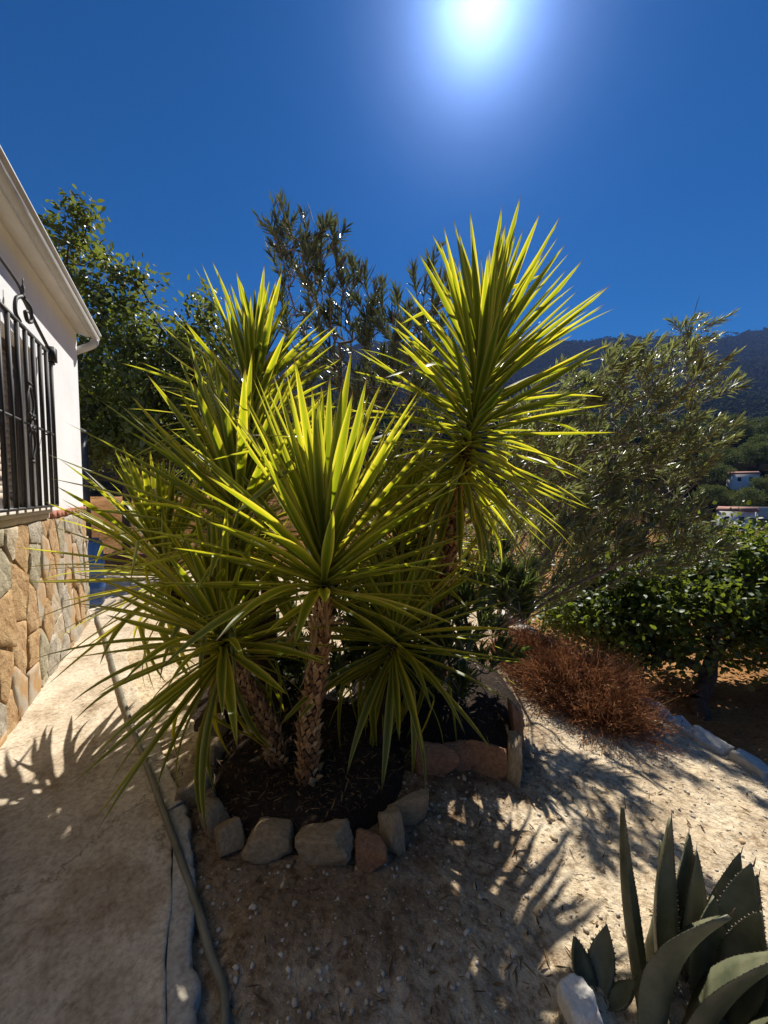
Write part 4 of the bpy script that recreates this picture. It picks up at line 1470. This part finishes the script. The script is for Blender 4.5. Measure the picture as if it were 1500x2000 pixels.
# ------------------------------------------------------------------ agave
def agave_leaf(root, base, tip, w, side, thick=.028, bow=.08, seed=0, teeth=True, dirn=None):
    """thick channelled leaf from base to tip; side = direction its upper face looks"""
    rs = np.random.default_rng(seed)
    base, tip = np.asarray(base, float), np.asarray(tip, float)
    ax = tip - base
    L = np.linalg.norm(ax)
    D = ax / L
    Nn = nz(np.asarray(side, float) - D * (np.asarray(side) @ D))
    Lt = np.cross(D, Nn)
    nl, nw = 16, 6
    v = np.linspace(0, .965, nl)
    wid = w * np.interp(v, [0, .10, .25, .42, .62, .8, .92, .965], [.62, .66, .88, 1.0, .80, .44, .16, .035])
    V = []
    for k in range(nl):
        c = base + ax * v[k] - Nn * L * bow * math.sin(math.pi * v[k]) + Lt * L * .012 * math.sin(5 * v[k] + seed)
        ch = .42 * (1 - .3 * v[k])
        top, bot = [], []
        for j in range(nw + 1):
            u = -1 + 2 * j / nw
            h = abs(u) ** 1.6 * wid[k] * .5 * ch
            top.append(c + Lt * u * wid[k] * .5 + Nn * h)
            bot.append(c + Lt * u * wid[k] * .49 + Nn * (h - thick * (1 - .75 * v[k]) * (1 - abs(u) ** 2.2) - .003))
        V += top + bot[::-1]
    m = 2 * (nw + 1)
    q = [[k * m + a, k * m + (a + 1) % m, (k + 1) * m + (a + 1) % m, (k + 1) * m + a] for k in range(nl - 1) for a in range(m)]
    o = build('leaf', np.array(V) - np.asarray(root.location), [q, [list(range(m))[::-1], [(nl - 1) * m + a for a in range(m)]]], M['agave'], root, smooth=True)
    mb = MB()
    e = np.asarray(root.location)
    c0 = base + ax * .955
    mb.tube([c0 - e, tip - e, tip + D * .012 - e], [wid[-1] * .5, wid[-1] * .25, .0006], 6)
    if teeth:
        Vt = np.array(V).reshape(nl, m, 3)
        for col in (0, nw):
            E_ = Vt[:, col]
            cumv = np.concatenate([[0], np.cumsum(np.linalg.norm(np.diff(E_, axis=0), axis=1))])
            for dd in np.arange(.03, cumv[-1] * .93, .017):
                dd += rs.uniform(-.004, .004)
                p = np.array([np.interp(dd, cumv, E_[:, c]) for c in range(3)])
                out_ = Lt * (-1 if col == 0 else 1)
                b_ = D * .0035
                t_ = p + out_ * rs.uniform(.003, .006) + D * .003
                up_ = Nn * .0015
                mb.add(np.array([p - b_ - up_, p + b_ - up_, p + up_, t_]) - e, [[[0, 1, 3], [1, 2, 3], [2, 0, 3]]])
    mb.build('spines', M['agave_tip'], o)['kind'] = 'stuff'
    return o


ac = np.array([1.02, 1.13, float(garden_z(1.02, 1.13)) + .02])
agave = thing('agave', 'grey-green agave with thick toothed leaves in the bottom right corner', 'agave', tuple(ac))
AG = [  # tip px, py, depth; base px, py, depth; width; upper face direction; bow
    (1220, 1562, 1.20, 1262, 1960, 1.16, .075, (.6, -.5, .1), .03),
    (1293, 1633, 1.36, 1262, 1900, 1.26, .045, (.5, -.7, .1), -.05),
    (1312, 1588, 1.26, 1300, 1950, 1.20, .085, (.3, -.8, .1), .03),
    (1346, 1620, 1.34, 1325, 1930, 1.26, .085, (.1, -.9, .1), .02),
    (1361, 1654, 1.32, 1352, 1930, 1.22, .070, (0, -.9, .1), .02),
    (1450, 1658, 1.34, 1370, 1920, 1.24, .085, (-.4, -.7, .2), .05),
    (1475, 1680, 1.22, 1395, 1970, 1.16, .115, (-.4, -.7, .2), .05),
    (1484, 1702, 1.28, 1430, 1960, 1.20, .080, (-.5, -.5, .2), .06),
    (1484, 1772, 1.10, 1415, 1990, 1.10, .095, (-.6, -.2, .3), .10),
    (1432, 1780, 1.05, 1275, 2050, 1.06, .150, (-.25, .75, .6), -.10),
    (1560, 1850, 1.00, 1330, 2080, 1.04, .150, (-.15, .6, .8), -.06),
    (1580, 1800, 1.12, 1440, 1990, 1.12, .100, (-.3, .1, .8), .05),
    (1650, 1880, 1.00, 1440, 2060, 1.06, .120, (0, .3, .9), -.03),
    (1640, 1960, .90, 1400, 2120, 1.02, .130, (0, .4, .9), -.03),
    (1398, 1745, 1.22, 1372, 1990, 1.14, .120, (.0, -.9, .2), .03),
    (1335, 1770, 1.30, 1335, 1960, 1.24, .080, (.2, -.8, .1), .02),
]
for k, (px, py, Yt, bx_, by_, Yb, w, sd, bow) in enumerate(AG):
    agave_leaf(agave, at(bx_, by_, Yb), at(px, py, Yt), w * 1.3, sd, bow=bow, seed=k)
pc = gr(1165, 1960, -.2)
pc[2] = float(garden_z(pc[0], pc[1]))
pup = thing('agave', 'small stubby agave offset between the white boulder and the big agave', 'agave', tuple(pc))
for k, (dx, dy, dz, w) in enumerate([(-.03, .05, .13, .09), (.06, .07, .15, .085), (-.05, -.03, .09, .07), (.08, -.02, .10, .07)]):
    agave_leaf(pup, pc + np.array([dx * .2, dy * .2, -.02]), pc + np.array([dx * 1.3, dy * 1.3, dz]), w, (-dx, -dy, .12), bow=.12, seed=40 + k)

# ------------------------------------------------------------------ pebbles and litter on the soil
def ico20():
    p = (1 + 5 ** .5) / 2
    V = nz(np.array([(-1, p, 0), (1, p, 0), (-1, -p, 0), (1, -p, 0), (0, -1, p), (0, 1, p), (0, -1, -p), (0, 1, -p), (p, 0, -1), (p, 0, 1), (-p, 0, -1), (-p, 0, 1)]))
    F = np.array([[0, 11, 5], [0, 5, 1], [0, 1, 7], [0, 7, 10], [0, 10, 11], [1, 5, 9], [5, 11, 4], [11, 10, 2], [10, 7, 6], [7, 1, 8], [3, 9, 4], [3, 4, 2], [3, 2, 6], [3, 6, 8], [3, 8, 9], [4, 9, 5], [2, 4, 11], [6, 2, 10], [8, 6, 7], [9, 8, 1]])
    return V, F


IV, IF = ico20()


def blobs(name, pos, size, mat, rs, flat=.6, rough=.22, kind='stuff'):
    N = len(pos)
    sc = size[:, None] * np.stack([rs.uniform(.7, 1.2, N), rs.uniform(.7, 1.2, N), flat * rs.uniform(.7, 1.2, N)], 1)
    a = rs.uniform(0, 6.28, N)
    V = IV[None] * (1 + rs.normal(0, rough, (N, 12, 1)))
    V = V * sc[:, None]
    c, s = np.cos(a)[:, None], np.sin(a)[:, None]
    V = np.stack([V[..., 0] * c - V[..., 1] * s, V[..., 0] * s + V[..., 1] * c, V[..., 2]], -1) + pos[:, None]
    F = (IF[None] + (np.arange(N) * 12)[:, None, None]).reshape(-1, 3)
    o = build(name, V.reshape(-1, 3), [F], mat)
    o['kind'] = kind
    return o


rs = np.random.default_rng(71)
N = 9000
yy = 0.5 + 4.8 * rs.random(N) ** 1.5
xx = rs.uniform(-.9, 2.6, N)
ok = (xx < kerb_x(yy) - .03) & (xx > np.interp(yy, edge[:, 1], edge[:, 0]) + .02)
xx, yy = xx[ok], yy[ok]
sz = .0025 + .010 * rs.random(len(xx)) ** 4
o = blobs('gravel', np.stack([xx, yy, garden_z(xx, yy) + sz * .2], 1), sz, M['pebble'], rs)
xx2, yy2 = rs.uniform(-.6, 2.3, 90), rs.uniform(.7, 3.6, 90)
ok2 = (xx2 < kerb_x(yy2) - .1) & (xx2 > np.interp(yy2, edge[:, 1], edge[:, 0]) + .06) & (np.hypot((xx2 + .43) / .6, (yy2 - 2.12) / .66) > 1) & (np.hypot((xx2 - .4) / .7, (yy2 - 3.0) / .9) > 1)
xx2, yy2 = xx2[ok2], yy2[ok2]
sz2 = rs.uniform(.008, .02, len(xx2))
o2 = blobs('loose_stones', np.stack([xx2, yy2, garden_z(xx2, yy2) + sz2 * .15], 1), sz2, M['rock'], rs)
tag(o2, 'larger loose stones lying on the pale garden soil', 'stones')
tag(o, 'loose pebbles scattered over the pale garden soil', 'gravel')
N = 5200
yy = 0.6 + 4.6 * rs.random(N) ** 1.3
xx = rs.normal(.3, .9, N)
xx[:1400] = -.43 + rs.normal(0, .32, 1400); yy[:1400] = 2.0 + rs.normal(0, .3, 1400)
ok = (xx < kerb_x(yy) - .03) & (xx > np.interp(yy, edge[:, 1], edge[:, 0]) + .02)
xx, yy = xx[ok], yy[ok]
zz = garden_z(xx, yy) + .006
inb = (np.hypot((xx + .43) / .56, (yy - 2.12) / .62) < .97)
zz[inb] = np.maximum(zz[inb], .03)
inb = (np.hypot((xx - .4) / .68, (yy - 3.0) / .85) < .97)
zz[inb] = np.maximum(zz[inb], .005)
dd = rs.normal(size=(len(xx), 3)) * [1, 1, .18]
ll = .008 + .06 * rs.random(len(xx)) ** 2.2
V, t, q = leaf_cloud(np.stack([xx, yy, zz], 1), dd, rs.normal(size=(len(xx), 3)) * .3 + [0, 0, 1], ll, np.minimum(ll * .3, rs.uniform(.002, .010, len(xx))), rs.uniform(-.3, .3, len(xx)))
o = build('leaf_litter', V, [t, q], M['litter'])
o['kind'] = 'stuff'
tag(o, 'dry leaves and twigs littering the soil under the plants', 'litter')
N = 2600
xx, yy = rs.uniform(1.2, 6.0, N), rs.uniform(2.0, 8.0, N)
ok = xx > kerb_x(yy) + .12
xx, yy = xx[ok], yy[ok]
ll = rs.uniform(.02, .06, len(xx))
V, t, q = leaf_cloud(np.stack([xx, yy, terrain_z(xx, yy) + .01], 1), rs.normal(size=(len(xx), 3)) * [1, 1, .2], rs.normal(size=(len(xx), 3)) * .4 + [0, 0, 1], ll, ll * .45, rs.uniform(-.3, .3, len(xx)))
o = build('leaf_litter', V, [t, q], M['litter'])
o['kind'] = 'stuff'
tag(o, 'fallen leaves on the red soil of the lower terrace', 'litter')

# ------------------------------------------------------------------ far slope: shrubs, pines, buildings
rs = np.random.default_rng(81)
N = 26000
Yd = np.exp(rs.uniform(math.log(190), math.log(2150), N))
Xd = Yd * np.where(rs.random(N) < .15, rs.uniform(-.3, .4, N), rs.uniform(.4, 1.1, N))
den = fbm(Xd, Yd, 1 / 70., 3, 91)
ok = den > -.18 - .25 * rs.random(N)
Xd, Yd = Xd[ok], Yd[ok]
sz = rs.uniform(0.9, 2.6, len(Xd)) * (1 + Yd / 1100)
o = blobs('hillside_scrub', np.stack([Xd, Yd, terrain_z(Xd, Yd) + sz * .35], 1), sz, M['farshrub'], rs, flat=.8, rough=.25)
tag(o, 'dark scrub covering the slope below the mountain', 'scrub')


def pine(label, px, py_base, Yp, h, rad, seed):
    rs = np.random.default_rng(seed)
    p = at(px, py_base, Yp)
    p[2] = float(terrain_z(p[0], p[1])) - .3
    root = thing('pine_tree', label, 'tree', tuple(p), 'pines on the far slope')
    mb = MB()
    mb.tube([(0, 0, 0), (.1, 0, h * .35), (.05, .1, h * .8)], [rad * .09, rad * .07, rad * .02], 7)
    mb.build('trunk', M['bark'], root)
    cl = in_ellipsoids([((0, 0, h * .62), (rad, rad, h * .36))], 46, rs, .35)
    n = 5200
    c = cl[rs.integers(0, len(cl), n)]
    d = nz(rs.normal(size=(n, 3)))
    pos = c + d * (rad * .30 * rs.random((n, 1)) ** .4) * [1, 1, .75]
    V, t, q = leaf_cloud(pos, d + [0, 0, .3], rs.normal(size=(n, 3)), rs.uniform(.25, .55, n) * rad / 4.5, rs.uniform(.12, .26, n) * rad / 4.5, rs.uniform(-.1, .2, n))
    o = build('crown', V, [t, q], M['pine'], root)
    o['kind'] = 'stuff'


PINES = [('round pale pine just above the small white house', 1455, 985, 105, 9, 5.2), ('dark pine left of the small white house roof', 1385, 1000, 112, 8, 4.8), ('tall pine above the pair of white walls at the right edge', 1480, 915, 150, 13, 8),
         ('wide pine in the row at the right edge of the slope', 1500, 880, 165, 12, 8.5), ('dark broad pine behind the tip of the oleander', 1400, 905, 150, 12, 8.5), ('pine with a flat crown in the upper row', 1440, 850, 190, 12, 9),
         ('small pine at the foot of the far slope, half hidden by the oleander', 1330, 960, 130, 9, 6), ('upper pine at the right edge under the brown bare patch', 1492, 835, 205, 13, 9), ('pine low beside the retaining wall', 1425, 985, 112, 6, 4.0), ('pine standing left of the house hidden among the pines', 1400, 945, 132, 9, 6), ('lone pine above the flat-crowned one on the slope', 1425, 815, 235, 12, 9), ('pine farthest left on the slope, seen past the oleander leaves', 1365, 870, 175, 11, 8), ('pine at the right edge just above the long retaining wall', 1497, 960, 120, 8, 5)]
for k, (lb, px_, py_, yp_, h_, r_) in enumerate(PINES):
    pine(lb, px_, py_, yp_, h_ * .85, r_ * .75, 300 + k)


def farhouse(label, px, py, Yp, sx, sy, h, rz, roofh, nwin):
    p = at(px, py, Yp)
    p[2] = max(p[2], float(terrain_z(p[0], p[1])) - .5)
    root = thing('white_house', label, 'house', tuple(p), 'white houses on the far slope')
    root.rotation_euler = (0, 0, rz)
    mb = MB(); mb.box((0, 0, h / 2 - 2.5), (sx, sy, h + 5)); mb.build('wall', M['whitewall'], root)
    mb = MB()
    o_ = .35
    mb.add([(-sx / 2 - o_, -sy / 2 - o_, h), (sx / 2 + o_, -sy / 2 - o_, h), (sx / 2 + o_, sy / 2 + o_, h), (-sx / 2 - o_, sy / 2 + o_, h), (-sx / 2 - o_, 0, h + roofh), (sx / 2 + o_, 0, h + roofh)],
           [[[0, 1, 5, 4], [2, 3, 4, 5], [3, 2, 1, 0]], [[1, 2, 5], [3, 0, 4]]])
    mb.build('roof', M['farroof'], root)
    for k in range(nwin):
        x = -sx / 2 + sx * (k + .7) / (nwin + .4)
        mb = MB(); mb.box((x, -sy / 2 - .02, h * .55), (.9, .08, 1.3)); mb.build('window', M['darkpane'], root)
    mb = MB(); mb.box((sx / 2 + .02, 0, h * .5), (.08, .9, 1.2)); mb.build('window', M['darkpane'], root)


farhouse('small white house with a pale red roof at the right of the valley', 1438, 1033, 86, 6.0, 4.2, 4.0, -.95, 1.0, 2)
farhouse('white house half hidden among the pines', 1450, 948, 128, 7, 5, 3.6, -.5, 1.0, 2)
mb = MB(); 
p = at(1510, 1010, 98)
mb.box((0, 0, 1.5), (16, .5, 5.0)); 
o = mb.build('retaining_wall', M['kerb']); o.location = Vector((p[0], p[1], float(terrain_z(p[0], p[1])) - .6)); o.rotation_euler = (0, 0, -.3)
tag(o, 'long grey retaining wall beside the small white house', 'wall')

# ------------------------------------------------------------------ the air in the valley
mb = MB()
mb.box((0, 0, 470), (12600, 12600, 1080))
hm_, hnt, hb, hout = newmat('valley haze')
hnt.nodes.remove(hb)
pv = nd(hnt, 'VolumePrincipled')                                    # clear blue air
pv.inputs['Color'].default_value = (0.22, 0.42, 1.0, 1)
pv.inputs['Density'].default_value = 0.00007
pd_ = nd(hnt, 'VolumePrincipled')                                   # fine dust, scatters forward round the sun
pd_.inputs['Color'].default_value = (0.80, 0.90, 1.0, 1)
pd_.inputs['Density'].default_value = 0.000008
pd_.inputs['Anisotropy'].default_value = 0.93
addv = nd(hnt, 'AddShader')
hnt.links.new(pv.outputs[0], addv.inputs[0])
hnt.links.new(pd_.outputs[0], addv.inputs[1])
hnt.links.new(addv.outputs[0], hout.inputs['Volume'])
haze = mb.build('haze', hm_)
haze['kind'] = 'stuff'
